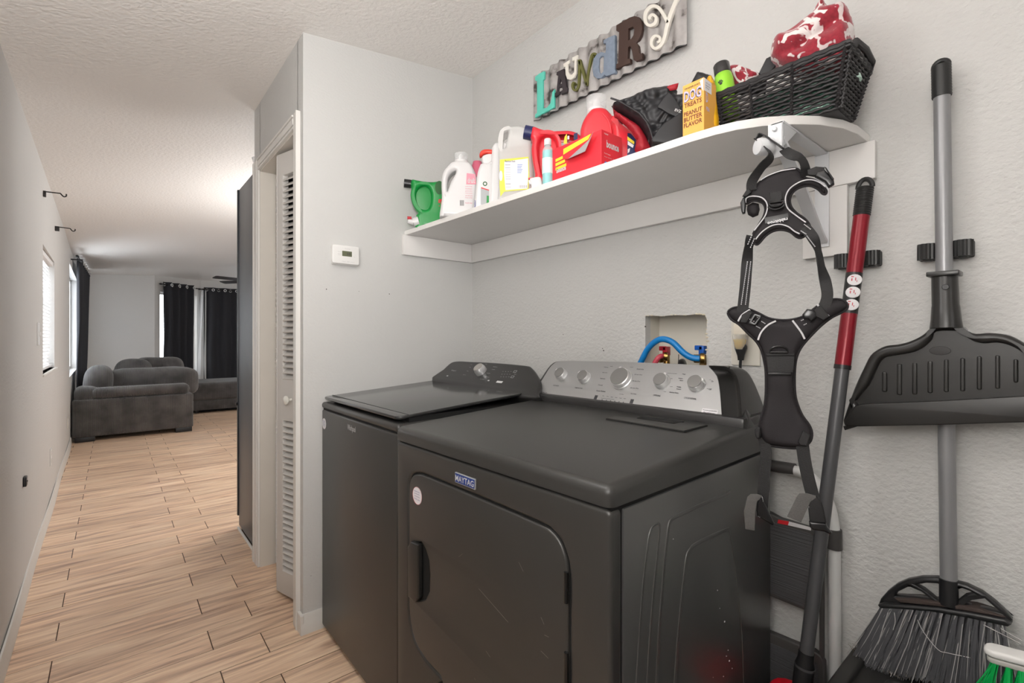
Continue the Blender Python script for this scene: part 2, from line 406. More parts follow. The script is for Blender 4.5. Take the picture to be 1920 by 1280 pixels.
# baseboards
def base_profile(F, u0, u1, h, th, name, m=trimm, wob=0):
    bm = bmesh.new(); N = max(2, int((u1 - u0) / .12)); rows = []
    for i in range(N + 1):
        u = u0 + (u1 - u0) * i / N; d = wob * (math.sin(u * 3.1) * .5 + .5) if wob else 0
        rows.append([bm.verts.new(F.w(u, z, d + t)) for t, z in ((-.002, 0), (th, 0), (th, h * .55), (th * .75, h * .62), (th * .8, h * .8), (th * .35, h), (-.002, h))])
    for a, b in zip(rows, rows[1:]):
        for k in range(len(a)): bm.faces.new((a[k], a[(k + 1) % len(a)], b[(k + 1) % len(a)], b[k]))
    bm.faces.new(rows[0]); bm.faces.new(rows[-1][::-1]); return struct(name, bm, m)
base_profile(FL, -2.0, 7.15, .083, .011, 'baseboard_left', wob=.006)
base_profile(FY(YC), XC - .012, .68, .078, .013, 'baseboard_short')
struct('baseboard_corner', BX(XC - .0128, XC, YC - .0128, 2.021, 0, .077, .002, 1), trimm)
base_profile(Frame((XC, 0, 0), (0, -1, 0), (0, 0, 1)), -YE, -2.79, .078, .013, 'baseboard_pier')
base_profile(FX(D), -1.2, .2, .078, .013, 'baseboard_back')
# closet doorway: casing, jambs
FH = Frame((XC, 0, 0), (0, -1, 0), (0, 0, 1))
def casing(bm, u0, v0, u1, v1, vertical, flip=1):
    w_ = (u1 - u0) if vertical else (v1 - v0)
    for f0, f1, th in ((0, .16, .017), (.16, .24, .011), (.24, .72, .014), (.72, .80, .009), (.80, 1, .012)):
        if flip < 0: f0, f1 = 1 - f1, 1 - f0
        if vertical: q = (u0 + w_ * f0, u0 + w_ * f1, v0, v1)
        else: q = (u0, u1, v0 + w_ * f0, v0 + w_ * f1)
        box(bm, XC - th, XC + .002, -q[1], -q[0], q[2], q[3], .0015, 1)
bm = bmesh.new(); casing(bm, -2.078, .0, -2.022, 2.085, True, -1)
struct('trim_1', bm, trimm)
bm = bmesh.new(); casing(bm, -2.797, .0, -2.705, 2.085, True); struct('trim_2', bm, trimm)
bm = bmesh.new(); casing(bm, -2.705, 2.03, -2.078, 2.085, False, -1); struct('trim_3', bm, trimm)
bm = BX(XC - .001, XC + .076, 2.698, 2.706, 0, 2.03); box(bm, XC - .001, XC + .076, YC + .074, 2.079, 0, 2.03); box(bm, XC - .001, XC + .076, 2.07, 2.706, 2.022, 2.031)
struct('trim_4', bm, mat('jamb_paint', (.70, .655, .59), .5, vary=(12, .04)))
# bifold louvred door, two leaves folded slightly out of the opening
door = tag(bpy.data.objects.new('door_1', None), kind='structure'); COL.objects.link(door); WORLD[door.name] = Matrix()
def leaf(a, b, knob):
    F = Frame(a, (b - a), (0, 0, 1)); L = (b - a).length; st = .047; z0, z1 = .018, 2.005; R = [(.12, .80), (.985, 1.905)]
    loops = [[(0, z0), (L, z0), (L, z1), (0, z1)]] + [[(st, p), (L - st, p), (L - st, q), (st, q)] for p, q in R]
    lf = slab('door_leaf', loops, F, .028, .002, doorm, door, top=.0)
    bm = bmesh.new(); hw = (L - 2 * st) / 2 - .0005
    ca, sa = math.cos(math.radians(52)), math.sin(math.radians(52))
    P = [(-.0028, -.019), (.0028, -.019), (.0028, .019), (-.0028, .019)]
    vs = [[bm.verts.new((x * hw, n * ca + v * sa, -n * sa + v * ca)) for n, v in P] for x in (-1, 1)]
    for k in range(4): bm.faces.new((vs[0][k], vs[0][(k + 1) % 4], vs[1][(k + 1) % 4], vs[1][k]))
    bm.faces.new(vs[0]); bm.faces.new(vs[1][::-1]); bmesh.ops.recalc_face_normals(bm, faces=bm.faces[:])
    me = bpy.data.meshes.new('slat'); bm.to_mesh(me); bm.free(); me.materials.append(doorm)
    rot = Matrix((F.ex, -F.ez, F.ey)).transposed().to_4x4()
    for p, q in R:
        n = int((q - p) / .0262); s = (q - p) / n
        for k in range(n):
            o = bpy.data.objects.new('slat', me); link(o, lf); o.matrix_local = Matrix.Translation(F.w(L / 2, p + s * (k + .5), -.014)) @ rot
    if knob:
        kb = LA([(.006, 0), (.006, .012), (.013, .016), (.019, .022), (.019, .027), (.012, .031), (.003, .033)], F.w(*F.uv(546, 749), .0), F.ez)
        mk('knob', kb, mat('knob_cream', (.78, .76, .70), .25), lf)
leaf(Vector((.575, 2.362, 0)), Vector((.652, 2.084, 0)), True)
leaf(Vector((.648, 2.680, 0)), Vector((.575, 2.372, 0)), False)
# small holes and scuffs left in the walls
bm = bmesh.new()
for x, y in ((612, 542), (730, 551)): lathe(bm, [(.0022, -.001), (.0022, .0008)], onY(x, y, YC), (0, -1, 0), 8)
for x, y in ((673, 546), (583, 1079)): lathe(bm, [(.0012, -.001), (.0012, .0008)], onY(x, y, YC), (0, -1, 0), 8)
for x, y, s in ((1056, 627, 2), (1132, 657, 3), (1130, 653, 2), (1048, 645, 1), (1210, 612, 3), (1066, 640, 1)): lathe(bm, [(.0009 * s, -.001), (.0009 * s, .0008)], onX(x, y, D), (-1, 0, 0), 7)
struct('nail_holes', bm, nailm)
# dark scratches and torn paper edge of the cut-out
bm = bmesh.new(); random.seed(3)
hp = [FB.w(u, v, .0) for u, v in hole[:-2]]
for a, b in zip(hp, hp[1:]):
    for k in range(3):
        p = a.lerp(b, (k + random.random()) / 3); s = .0012 + .0030 * random.random() ** 2
        r = bmesh.ops.create_icosphere(bm, subdivisions=1, radius=s)
        for v in r['verts']: v.co = p + Vector((v.co.x * .5, v.co.y * 1.6, v.co.z * .8))
o = struct('trim_5', bm, mat('torn_drywall', (.62, .55, .43), .9, vary=(60, .25)))
# ================================================================ WASHER
bodym = mat('volcano_black', (.075, .073, .070), .36, metal=.55, bump=(420, .08, .0004))
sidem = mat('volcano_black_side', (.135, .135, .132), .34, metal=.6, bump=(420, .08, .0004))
topm = mat('matt_black_top', (.034, .033, .031), .34, bump=(500, .2, .0004), spec=.5)
gapm = mat('gap_black', (.004, .004, .004), .8)
lidm = mat('lid_glass', (.022, .022, .022), .16, coat=.3, vary=(9, .2))
consm = mat('console_black', (.030, .029, .029), .30, vary=(20, .1))
silverm = mat('brushed_silver', (.44, .44, .44), .46, metal=.75, bump=(30, .25, .0006, (1, .4, 60)))
chromem = mat('chrome', (.80, .80, .80), .28, metal=.7)
knobf = mat('knob_face', (.25, .245, .24), .42, metal=.6)
inkm = mat('print_dark', (.04, .04, .045), .6); inkw = mat('print_white', (.62, .62, .62), .6)
stickm = mat('sticker_white', (.80, .78, .80), .5); bluem = mat('badge_blue', hexc(38, 62, 128), .35)
WX, WY0, WY1 = .645, 1.300, 1.968
wash = thing('washing_machine', 'dark grey top load washing machine with glass lid, in the corner under the thermostat', 'washing machine', (WX, WY0, 0))
mk('cabinet', BX(WX, 1.33, WY0, WY1, .02, .885, .008, 3), bodym, wash)
for a in (WX + .05, 1.27):
    for b in (WY0 + .05, WY1 - .05): mk('foot', CY((a, b, 0), (a, b, .022), .02), blackp, wash)
bm = BX(WX - .002, 1.33, WY0 - .001, WY1 + .001, .889, .915, .012, 5); mk('top_deck', bm, topm, wash)
mk('seam', BX(WX + .006, 1.32, WY0 + .004, WY1 - .004, .883, .892), gapm, wash)
# lid: a thin sloping sheet with rounded front corners
FLid = Frame((.650, 1.965, .936), (0, -1, 0), (1, 0, .072))
lid = slab('lid', rrect(0, 0, .655, .53, .022), FLid, .011, .004, lidm, wash)
slab('trim_line', [(.0, .036), (.655, .036), (.655, .0375), (.0, .0375)], FLid, .0006, 0, gapm, lid, top=.0007)
mk('lid_rim', BX(.690, 1.17, WY0 + .014, WY1 - .014, .905, .932), gapm, wash)
FCn = Frame((1.143, 0, .972), (0, -1, 0), (.107, 0, .096))
co = FCn.P([(809, 714), (831, 692), (846, 679), (860, 676), (885, 677), (930, 679), (985, 684), (996, 688), (1006, 700), (1013, 716), (1009, 735), (1001, 746), (900, 733)])
con = slab('console', co, FCn, .11, .008, consm, wash, smooth=3)
mk('console_base', BX(1.15, 1.33, WY0 + .002, WY1 - .002, .92, .975, .006), consm, wash)
kp = FCn.w(*FCn.uv(903, 697), 0)
kn = mk('knob', LA([(.026, 0), (.026, .016), (.022, .028), (.019, .030)], kp, FCn.ez, 36), chromem, con, label='silver cycle knob')
mk('knob_cap', LA([(.0215, .0285), (.0215, .0305), (.001, .0315)], kp, FCn.ez, 36), mat('knob_pale', (.42, .40, .37), .45, metal=.2), kn)
def tpx(F, s, x0, y0, x1, y1):  # text box given by its left-bottom and right-top in the photograph
    a, b = F.uv(x0, y0), F.uv(x1, y1); return (s, min(a[0], b[0]), min(a[1], b[1]), max(a[0], b[0]), max(a[1], b[1]))
def tbox(F, s, x, y, wd, h):    # text box given by photo position of its lower left corner and metric size
    a = F.uv(x, y); return (s, a[0], a[1], a[0] + wd, a[1] + h)
it = [tbox(FCn, 'Whirlpool', 845, 696, .038, .010)]
for s, x, y, wd in (('Heavy', 882, 684, .012), ('Normal', 880, 689, .012), ('Delicates', 875, 696, .014), ('Bulky Items', 868, 703, .020), ('Quick', 910, 683, .012), ('Whites', 924, 688, .030), ('Colors', 922, 693, .022), ('Cold Wash', 912, 700, .026), ('Rinse & Spin', 910, 707, .026), ('Clean Washer', 900, 711, .030), ('Start', 964, 702, .012)): it.append(tbox(FCn, s, x, y, wd, .0035))
for r in range(3):
    for k in range(4): it.append(tbox(FCn, 'on' if (r + k) % 2 else 'off', 942 + k * 5 - r * 2, 697 + r * 5, .006, .003))
textm('lettering', it, FCn, inkw, con, .0006)
bm = bmesh.new()
for x, y, a, b in ((837, 705, .012, .005), (914, 714, .010, .005), (930, 717, .036, .010)):
    u, v = FCn.uv(x, y); me = slab_mesh([[(u, v), (u + a, v), (u + a, v + b), (u, v + b)]], FCn, .0006, top=.0008); bm.from_mesh(me); bpy.data.meshes.remove(me)
for x, y in ((962, 698), (957, 708)):
    u, v = FCn.uv(x, y); me = slab_mesh([[(u, v), (u + .016, v), (u + .016, v + .011), (u, v + .011)], [(u + .001, v + .001), (u + .015, v + .001), (u + .015, v + .010), (u + .001, v + .010)]], FCn, .0006, top=.0008); bm.from_mesh(me); bpy.data.meshes.remove(me)
mk('panel_marks', bm, inkw, con)['kind'] = 'stuff'
FWf = FX(WX)
u, v = FWf.uv(608, 794); st = slab('sticker', circ(u, v, .0215), FWf, .0006, 0, stickm, wash, top=.0008, label='round white sticker')
textm('sticker_print', [(s, u - .013, v + .009 - k * .006, u + .013, v + .0125 - k * .006) for k, s in enumerate(('Remove', 'protective', 'film before', 'first use'))], FWf, mat('print_blue', hexc(70, 80, 140), .6), st, .001)
textm('brand_lettering', [tpx(FWf, 'Whirlpool', 652, 808, 667, 800)], FWf, inkw, wash, .0006, .01)
# ================================================================ DRYER
A0 = math.radians(1.72); UX, DX = Vector((math.sin(A0), -math.cos(A0), 0)), Vector((math.cos(A0), math.sin(A0), 0))
O0 = Vector((.620, 1.252, 0)); DW = .742
dry = thing('clothes_dryer', 'wide charcoal clothes dryer with silver control panel and front door, beside the washer', 'clothes dryer', O0, A0)
ML = Matrix.Translation(O0) @ Matrix.Rotation(A0, 4, 'Z')
def LB(x0, x1, u0, u1, z0, z1, bev=0, seg=2): return box(bmesh.new(), x0, x1, -u1, -u0, z0, z1, bev, seg, ML)
FD = Frame(O0, UX, (0, 0, 1))                       # front
FS = Frame(O0 + UX * DW, DX, (0, 0, 1))             # right side
FT = Frame(O0 + Vector((0, 0, .9185)), UX, DX + Vector((0, 0, .058)))   # top
mk("cabinet", LB(.037, .69, .002, DW, .02, .874, .003), sidem, dry)
mk('gap', LB(.006, .69, .006, DW - .004, .025, .886), gapm, dry)
for a in (.06, .62):
    for b in (.06, DW - .06):
        p = ML @ Vector((a, -b, 0)); mk('foot', CY(p, p + Vector((0, 0, .03)), .02), blackp, dry)
dpx = FD.P([(767, 930), (767.5, 910), (770, 898), (776, 890.5), (786, 889.5), (800, 893.5), (900, 935), (1010, 983), (1032, 995), (1048, 1014), (1058, 1038), (1063, 1062)])
xr_ = dpx[-1][0] + .002
bot = [(xr_, .70), (xr_, .60), (xr_, .40), (xr_, .25), (xr_ - .006, .20), (dpx[-1][0] - .05, .165), (.16, .165), (.10, .20)] + FD.P([(830, 1280), (800, 1238), (778, 1200), (768, 1150), (767, 1100), (767, 1020), (767, 960)])
door_o = dpx + bot
def grow(poly, d):
    cx = sum(p[0] for p in poly) / len(poly); out = []
    n = len(poly)
    for i in range(n):
        a, b, c = poly[i - 1], poly[i], poly[(i + 1) % n]
        t = Vector((c[0] - a[0], c[1] - a[1], 0)).normalized(); out.append((b[0] + t.y * -d, b[1] + t.x * d))
    return out
if sum((b[0] - a[0]) * (b[1] + a[1]) for a, b in zip(door_o, door_o[1:] + door_o[:1])) < 0: door_o = door_o[::-1]   # clockwise
door_s = [(q.x, q.y) for q in smooth_pts([Vector((*p, 0)) for p in door_o], 3)]
fl = rrect(.0, .025, DW, .879, .012)
slab('front_panel', [fl, grow(door_s, .004)], FD, .032, .008, bodym, dry, res=4)
pocket = FD.P([(776, 1018), (790, 1016), (798, 1030), (804, 1050), (806, 1075), (805, 1108), (797, 1124), (783, 1127), (776, 1118)])
dd = slab('door', [door_s, pocket], FD, .024, .005, bodym, dry, res=3, top=.0005)
mk('handle_recess', slab_mesh([grow(pocket, -.002)], FD, .004, top=-.02), gapm, dd)
hb = FD.P([(770, 1023), (776, 1013), (790, 1020), (790, 1119), (784, 1127), (771, 1116)])
slab('handle', hb, FD, .016, .004, mat('handle_black', (.02, .02, .02), .3), dd, top=.0105)
for y in (1100, 1250):
    p = FD.w(*FD.uv(1063.5, y), .003); mk('hinge', CY(p - Vector((0, 0, .028)), p + Vector((0, 0, .028)), .0042, seg=12), mat('hinge_black', (.01, .01, .01), .25), dd)
# top with rounded rim, rising to the back
bm = LB(-.004, .69, -.003, DW + .003, .884, .92)
for v in bm.verts:
    if v.co.z > .9: v.co.z = .9205 + max(0, (ML.inverted() @ v.co).x) * .058
bmesh.ops.bevel(bm, geom=[e for e in bm.edges if not all(v.co.z < .89 for v in e.verts)], offset=.017, segments=5, profile=.5, affect='EDGES')
tp = mk('top', bm, topm, dry, 50)
lint = FT.P([(1136, 787.5), (1153, 783.5), (1327, 800.5), (1284, 812.5)])
mk('lint_gap', slab_mesh([grow(lint, .0026) if False else [(p[0], p[1]) for p in lint]], FT, .003, top=.0045), gapm, tp)
cl = [(sum(p[0] for p in lint) / 4, sum(p[1] for p in lint) / 4)] * 4
slab('lint_screen_lid', [(p[0] + (c[0] - p[0]) * .02, p[1] + (c[1] - p[1]) * .05) for p, c in zip(lint, cl)], FT, .005, .001, topm, tp, top=.0065)
mk('lint_screen_grip', slab_mesh([FT.P([(1194, 788.5), (1202, 785.5), (1283, 795), (1263, 799)])], FT, .002, top=.0075), gapm, tp)
# console
FP = Frame(Vector((1.172, 1.286, .966)), UX, DX * .085 + Vector((0, 0, .122)))
cs = [(998, 742), (1001, 735), (1018, 711), (1029, 693), (1039, 682), (1052, 677.5), (1100, 677.5), (1200, 680), (1300, 684), (1343, 686.5), (1360, 693), (1371, 706), (1375, 722), (1375, 750), (1373, 777), (1367, 783), (1340, 781), (1200, 764.5), (1100, 753.5)]
outer = [(992, 744), (997, 731), (1014, 708), (1026, 690), (1037, 679), (1052, 675.5), (1100, 675.5), (1200, 678), (1300, 682), (1346, 684), (1370, 690), (1386, 702), (1394, 722), (1397, 760), (1398, 803), (1300, 790), (1100, 762), (996, 752)]
con = slab('console', FP.P(outer), FP, .085, .006, consm, dry, smooth=2)
mk('console_foot', LB(.535, .69, .004, DW - .004, .93, .975, .008), consm, dry)
slab('console_end', [(q.x, q.y) for q in smooth_pts([Vector((*p, 0)) for p in FS.off(-.03).P([(1352, 686), (1384, 690), (1400, 706), (1416, 742), (1426, 772), (1431, 800), (1430, 822), (1400, 817), (1386, 806), (1378, 790), (1374, 740), (1368, 708)])], 3)], FS.off(-.03), .05, .008, mat('console_end_black', (.035, .034, .033), .22), dry, top=.015)
pan = slab('control_panel', FP.P(cs), FP, .003, .001, silverm, con, top=.0025, smooth=2, label='brushed silver control panel')
def knob(px, py, r, ptr=60):
    p = FP.w(*FP.uv(px, py), .0025)
    k = mk('knob', LA([(r * 1.12, 0), (r * 1.12, .004), (r * 1.04, .006), (r * 1.0, .018), (r * .9, .0205)], p, FP.ez, 40), chromem, pan)
    mk('knob_face', LA([(r * .93, .0202), (r * .93, .0215), (.001, .022)], p, FP.ez, 40), knobf, k)
    a = math.radians(ptr); d = FP.ex * math.cos(a) + FP.ey * math.sin(a); q = p + d * r * .98 + FP.ez * .010
    b = bmesh.new(); u, w_ = d, FP.ez.cross(d)
    for s in (0,):
        P = [q + u * a1 + w_ * b1 + FP.ez * c1 for c1 in (-.008, .010) for a1, b1 in ((-.004, -.005), (.004, -.004), (.004, .004), (-.004, .005))]
        vs = [b.verts.new(x) for x in P]
        for f in ((0, 1, 2, 3), (4, 5, 6, 7), (0, 1, 5, 4), (1, 2, 6, 5), (2, 3, 7, 6), (3, 0, 4, 7)): b.faces.new([vs[i] for i in f])
    mk('pointer', b, chromem, k)
knob(1055, 704, .0205, 150); knob(1098, 709.5, .0205, 150); knob(1167, 712, .0325, 105); knob(1243, 717.5, .0212, 60); knob(1308, 722.5, .0212, 20)
it = [tbox(FP, 'MAYTAG', 1009, 739, .042, .010), tbox(FP, 'DRYNESS', 1038, 724, .026, .0045), tbox(FP, 'TEMPERATURE', 1078, 728.5, .034, .0045), tbox(FP, 'OPTIONS', 1225, 743, .024, .0055), tbox(FP, 'CYCLE SIGNAL', 1283, 748, .036, .0055),
      tbox(FP, 'Heavy', 1133, 690, .018, .004), tbox(FP, 'Bulky Items', 1130, 700, .020, .004), tbox(FP, 'Delicates', 1126, 711, .020, .004), tbox(FP, 'Casual', 1122, 723, .018, .004), tbox(FP, 'Power Reheat', 1119, 734, .036, .0045),
      tbox(FP, 'Quick Dry', 1194, 694, .026, .005), tbox(FP, '20 min Dry', 1190, 704, .028, .0045), tbox(FP, '40 min Dry', 1186, 716, .028, .0045), tbox(FP, '60 min Dry', 1182, 729, .030, .0045), tbox(FP, 'Air Only', 1183, 740, .020, .0045),
      tbox(FP, 'Heat', 1280, 703, .010, .004), tbox(FP, 'Reduce', 1273, 711, .013, .004), tbox(FP, 'Static', 1275, 715, .011, .004), tbox(FP, 'Wrinkle', 1269, 727, .014, .004), tbox(FP, 'Prevent', 1269, 731, .014, .004), tbox(FP, 'Reduce Static', 1256, 737, .028, .004),
      tbox(FP, 'On', 1334, 717, .006, .005), tbox(FP, 'Off', 1329, 732, .008, .005), tbox(FP, 'cool down', 1162, 740, .016, .003)]
for k in range(6): it.append(tbox(FP, ('dry', 'damp', 'less', 'low', 'med', 'high')[k], 1130 + k * 8, 743.5 + k * 1.0, .008, .003))
textm('lettering', it, FP, inkm, pan, .0028, .014)
bm = bmesh.new()
def mark(F, bm, x, y, a, b, top=.0032):
    u, v = F.uv(x, y); me = slab_mesh([[(u, v), (u + a, v), (u + a, v + b), (u, v + b)]], F, .0006, top=top); bm.from_mesh(me); bpy.data.meshes.remove(me)
for k in range(6): mark(FP, bm, 1129 + k * 7.9, 750.5 + k * .95, .003, .0022)
for x, y in ((1114, 748.5), (1181, 756.5)): mark(FP, bm, x, y, .011, .014)
for x, y, a in ((1145, 687.5, .010), (1182, 689, .012), (1252, 700.5, .030), (1258, 710.5, .006), (1257, 725.5, .008), (1245, 735, .008), (1331, 713, .004), (1326, 729.5, .004), (1128, 747, .050)): mark(FP, bm, x, y, a, .0005)
mk('panel_marks', bm, inkm, pan)['kind'] = 'stuff'
u, v = FP.uv(1315, 776); lab = slab('sticker', rrect(u, v, u + .043, v + .0155, .002), FP, .0006, 0, stickm, pan, top=.0034, label='white sticker on the panel')
textm('sticker_print', [('Remove protective', u + .003, v + .0085, u + .040, v + .0130), ('film before use', u + .006, v + .0025, u + .036, v + .0065)], FP, inkm, lab, .0036, .01)
# badge and sticker on the front
bp_ = FD.P([(855, 884), (893, 900), (893, 919), (855, 903)]); bu0, bv0, bu1, bv1 = bp_[0][0], bp_[3][1], bp_[1][0], bp_[0][1]
bv1 = bv0 + (bp_[0][1] - bp_[3][1]); bd = slab('badge', rrect(bu0, bv0, bu1, bv1, .001), FD, .004, .001, mat('badge_silver', (.6, .62, .66), .3, metal=.6), dry, top=.0035, label='blue and silver name badge')
mk('badge_field', slab_mesh([[(bu0 + .002, bv0 + .002), (bu1 - .002, bv0 + .002), (bu1 - .002, bv1 - .002), (bu0 + .002, bv1 - .002)]], FD, .001, top=.004), bluem, bd)
textm('badge_lettering', [('MAYTAG', bu0 + .004, bv0 + .005, bu1 - .004, bv1 - .005)], FD, inkw, bd, .0042, .012)
u, v = FD.uv(783, 929); st = slab('sticker', circ(u, v, .0235), FD, .0006, 0, stickm, dd, top=.0014, label='round white sticker')
slab('sticker_ring', [circ(u, v, .0235), circ(u, v, .0228)], FD, .0003, 0, mat('print_red', hexc(190, 60, 70), .5), st, top=.0017)
textm('sticker_print', [(s, u - .014, v + .0095 - k * .0068, u + .014, v + .0135 - k * .0068) for k, s in enumerate(('Remove the', 'protective film', 'covering before', 'first use'))], FD, MATS['print_blue'], st, .0016)
# pressed ribs of the side sheet
RZ = lambda q: [(1140 + a / 3.047, 860 + b / 3.047) for a, b in q]
def rib(pts, wd, name='pressed_rib'):
    F = FS; p = F.P(RZ(pts)); slab(name, stroke(p, wd, 5), F, .003, .0014, sidem, dry, top=.0016, res=2)
rib([(288, 366), (255, 385), (238, 420), (225, 490), (200, 700), (180, 960), (160, 1280), (150, 1500)], .004)
rib([(290, 368), (293, 410), (278, 560), (258, 760), (240, 980), (222, 1280), (210, 1500)], .005)
rib([(700, 186), (540, 258), (400, 322), (362, 345), (345, 390), (325, 560), (305, 800), (290, 1000), (275, 1300), (265, 1500)], .008)
rib([(690, 398), (600, 436), (500, 486), (468, 515), (448, 560), (430, 700), (410, 900), (395, 1060), (380, 1300), (370, 1500)], .008)
rib([(690, 398), (712, 520), (735, 700), (752, 860), (765, 1020), (775, 1300)], .004)
bm = bmesh.new()
for a, b in (((500, 815), (640, 975)), ((795, 1110), (830, 1145)), ((690, 690), (712, 735)), ((795, 950), (810, 985)), ((405, 665), (425, 650)), ((480, 1240), (485, 1248)), ((535, 1110), (555, 1140)), ((812, 1035), (832, 1045))):
    q = FD.P([(700 + p[0] / 2.526, 780 + p[1] / 2.526) for p in (a, b)]); me = slab_mesh([stroke(q, .0004, 1)], FD, .0003, top=.0010); bm.from_mesh(me); bpy.data.meshes.remove(me)
mk('scratches', bm, mat('scratch', (.22, .21, .19), .5), dd)['kind'] = 'stuff'
bm = bmesh.new()
for x, y, r in ((625, 750, .0016), (638, 853, .0012), (666, 929, .0022), (686, 1092, .0015), (676, 1126, .0012), (693, 1153, .0022), (709, 1196, .0012), (659, 1242, .0015), (600, 1247, .001), (372, 457, .0011)):
    p = FS.w(*FS.uv(1140 + x / 3.047, 860 + y / 3.047), 0); lathe(bm, [(r, -.001), (r * .8, .0008)], p, FS.ez, 7)
mk('paint_specks', bm, stickm, dry)['kind'] = 'stuff'
# ================================================================ SHELF AND SIGN
ZS = 1.658   # upper face of the shelf
FSh = Frame((0, 0, ZS), (0, -1, 0), (1, 0, 0))
oc = [(-(YC - .001), 1.018), (-1.2, 1.040), (-.60, 1.058), (-.545, 1.064), (-.50, 1.076), (-.455, 1.100), (-.41, 1.140), (-.372, 1.19), (-.345, 1.25), (-.333, 1.31), (-.330, D - .001), (-(YC - .001), D - .001)]
shelf = thing('wall_shelf', 'long white wall shelf with a rounded end, above the washer and dryer', 'shelf', (1.2, 1.2, ZS - .02))
slab('board', oc, FSh, .02, .0015, whitem, shelf)
mk('ledger', BX(D - .019, D - .001, .316, YC - .001, 1.548, ZS - .0205, .001), whitem, shelf)
mk('end_ledger', BX(1.004, D - .0195, YC - .019, YC - .001, 1.548, ZS - .0205, .001), whitem, shelf)
mk('backing_board', BX(D - .018, D - .001, .372, .47, 1.376, 1.547, .001), whitem, shelf)
brm = mat('bracket_white', (.72, .73, .75), .35)
br = thing('shelf_bracket', 'white metal shelf bracket with a rod cup, under the rounded shelf end', 'bracket', (D - .02, .425, 1.5))
YB = .425
mk('wall_plate', BX(D - .0225, D - .0195, YB - .016, YB + .016, 1.40, ZS - .021, .001), brm, br)
mk('top_arm', BX(1.10, D - .022, YB - .013, YB + .013, ZS - .026, ZS - .0215, .001), brm, br)
bm = bmesh.new(); strap(bm, [(1.105, YB, 1.60), (1.19, YB, 1.55), (1.33, YB, 1.44), (D - .024, YB, 1.412)], .026, .008, (-.6, 0, -.8)); mk('brace', bm, brm, br)
slab('front_plate', [(-(YB + .019), 1.560), (-(YB - .012), 1.560), (-(YB - .012), ZS - .022), (-(YB + .019), ZS - .022)], FX(1.100), .004, .001, brm, br)
slab('gusset', [(1.10, ZS - .024), (1.10, 1.58), (1.18, ZS - .024)], FY(YB - .012), .002, 0, brm, br)
mk('rod_cup', LA([(.018, 0), (.018, .026), (.0165, .031), (.01, .032)], (1.088, YB + .008, 1.582), (-.80, .55, 0), 28), brm, br)
for z in (1.575, 1.415): mk('screw', LA([(.004, 0), (.003, .002)], (D - .0225, YB, z), (-1, 0, 0), 10), blackp, br)
mk('rivet', LA([(.0055, 0), (.0035, .003)], (1.098, YB + .004, 1.622), (-1, 0, 0), 12), brm, br)
# sign
sign = thing('laundry_sign', 'corrugated metal sign spelling LAUNDRY in mixed painted letters', 'sign', (D - .02, 1.14, 2.18))
FSg = FX(D - .032)
s0, s1 = FSg.uv(1003, 160)[0], FSg.uv(1286, 40)[0]
zb = (FSg.uv(1004, 228)[1] + FSg.uv(1286, 79)[1]) / 2; ztl = FSg.uv(1022, 130)[1]
cm = bpy.data.materials.new('galvanised_sheet'); cm.use_nodes = True; nt = cm.node_tree; b = nt.nodes['Principled BSDF']
tc = nt.nodes.new('ShaderNodeTexCoord'); n = nt.nodes.new('ShaderNodeTexNoise'); n.inputs['Scale'].default_value = 22; n.inputs['Detail'].default_value = 5
n2 = nt.nodes.new('ShaderNodeTexNoise'); n2.inputs['Scale'].default_value = 60; n2.inputs['Detail'].default_value = 2
cr = nt.nodes.new('ShaderNodeValToRGB'); e = cr.color_ramp.elements; e[0].position = .34; e[0].color = (.06, .05, .045, 1); e[1].position = .44; e[1].color = (.34, .32, .31, 1); q = e.new(.7); q.color = (.46, .44, .43, 1)
nt.links.new(tc.outputs['Object'], n.inputs['Vector']); nt.links.new(n.outputs[0], cr.inputs[0]); nt.links.new(cr.outputs[0], b.inputs['Base Color']); b.inputs['Roughness'].default_value = .5; b.inputs['Metallic'].default_value = .25
bm = bmesh.new(); N = 170; A = .0065; rows = []
for i in range(N + 1):
    u = s0 + (s1 - s0) * i / N; ph = 2 * math.pi * 13.5 * i / N; n_ = A * math.cos(ph)
    ztop = ztl + (FSg.uv(1286, -12)[1] - ztl) * i / N
    zt = ztl - .004 + .003 * math.sin(ph * .5)
    rows.append([bm.verts.new(FSg.w(u, z, n_ + t)) for z, t in ((zb, -.0012), (zb, .0012), (zt, .0012), (zt, -.0012))])
for a, b2 in zip(rows, rows[1:]):
    for k in range(4): bm.faces.new((a[k], a[(k + 1) % 4], b2[(k + 1) % 4], b2[k]))
bm.faces.new(rows[0]); bm.faces.new(rows[-1][::-1]); mk('corrugated_sheet', bm, cm, sign, 60)
mk('backing_frame', BX(D - .022, D - .002, -s1 + .02, -s0 - .02, zb + .015, ztl - .02), blackp, sign)
bm = bmesh.new(); tube(bm, [FSg.w(s0 + (s1 - s0) * i / N, zb - .001, A * math.cos(2 * math.pi * 13.5 * i / N)) for i in range(N + 1)], .0017, 6); mk('dark_edge', bm, blackp, sign)
FLt = FX(D - .045); Z5 = dict(sc=4, ox=980, oy=0)
def letter(name, loops, th, m, bev=.002, sm=0, lab=None):
    return slab('letter', [FLt.P(lp, **Z5) for lp in loops], FLt, th, bev, m, sign, top=0, smooth=sm, label=lab)
letter('L', [[(92, 575), (120, 552), (160, 532), (160, 585), (149, 600), (149, 812), (180, 806), (205, 775), (216, 730), (220, 690), (236, 668), (234, 806), (92, 882), (92, 857), (106, 845), (106, 610), (92, 602)]], .010, mat('paint_teal', hexc(98, 204, 184), .4), lab='teal letter L')
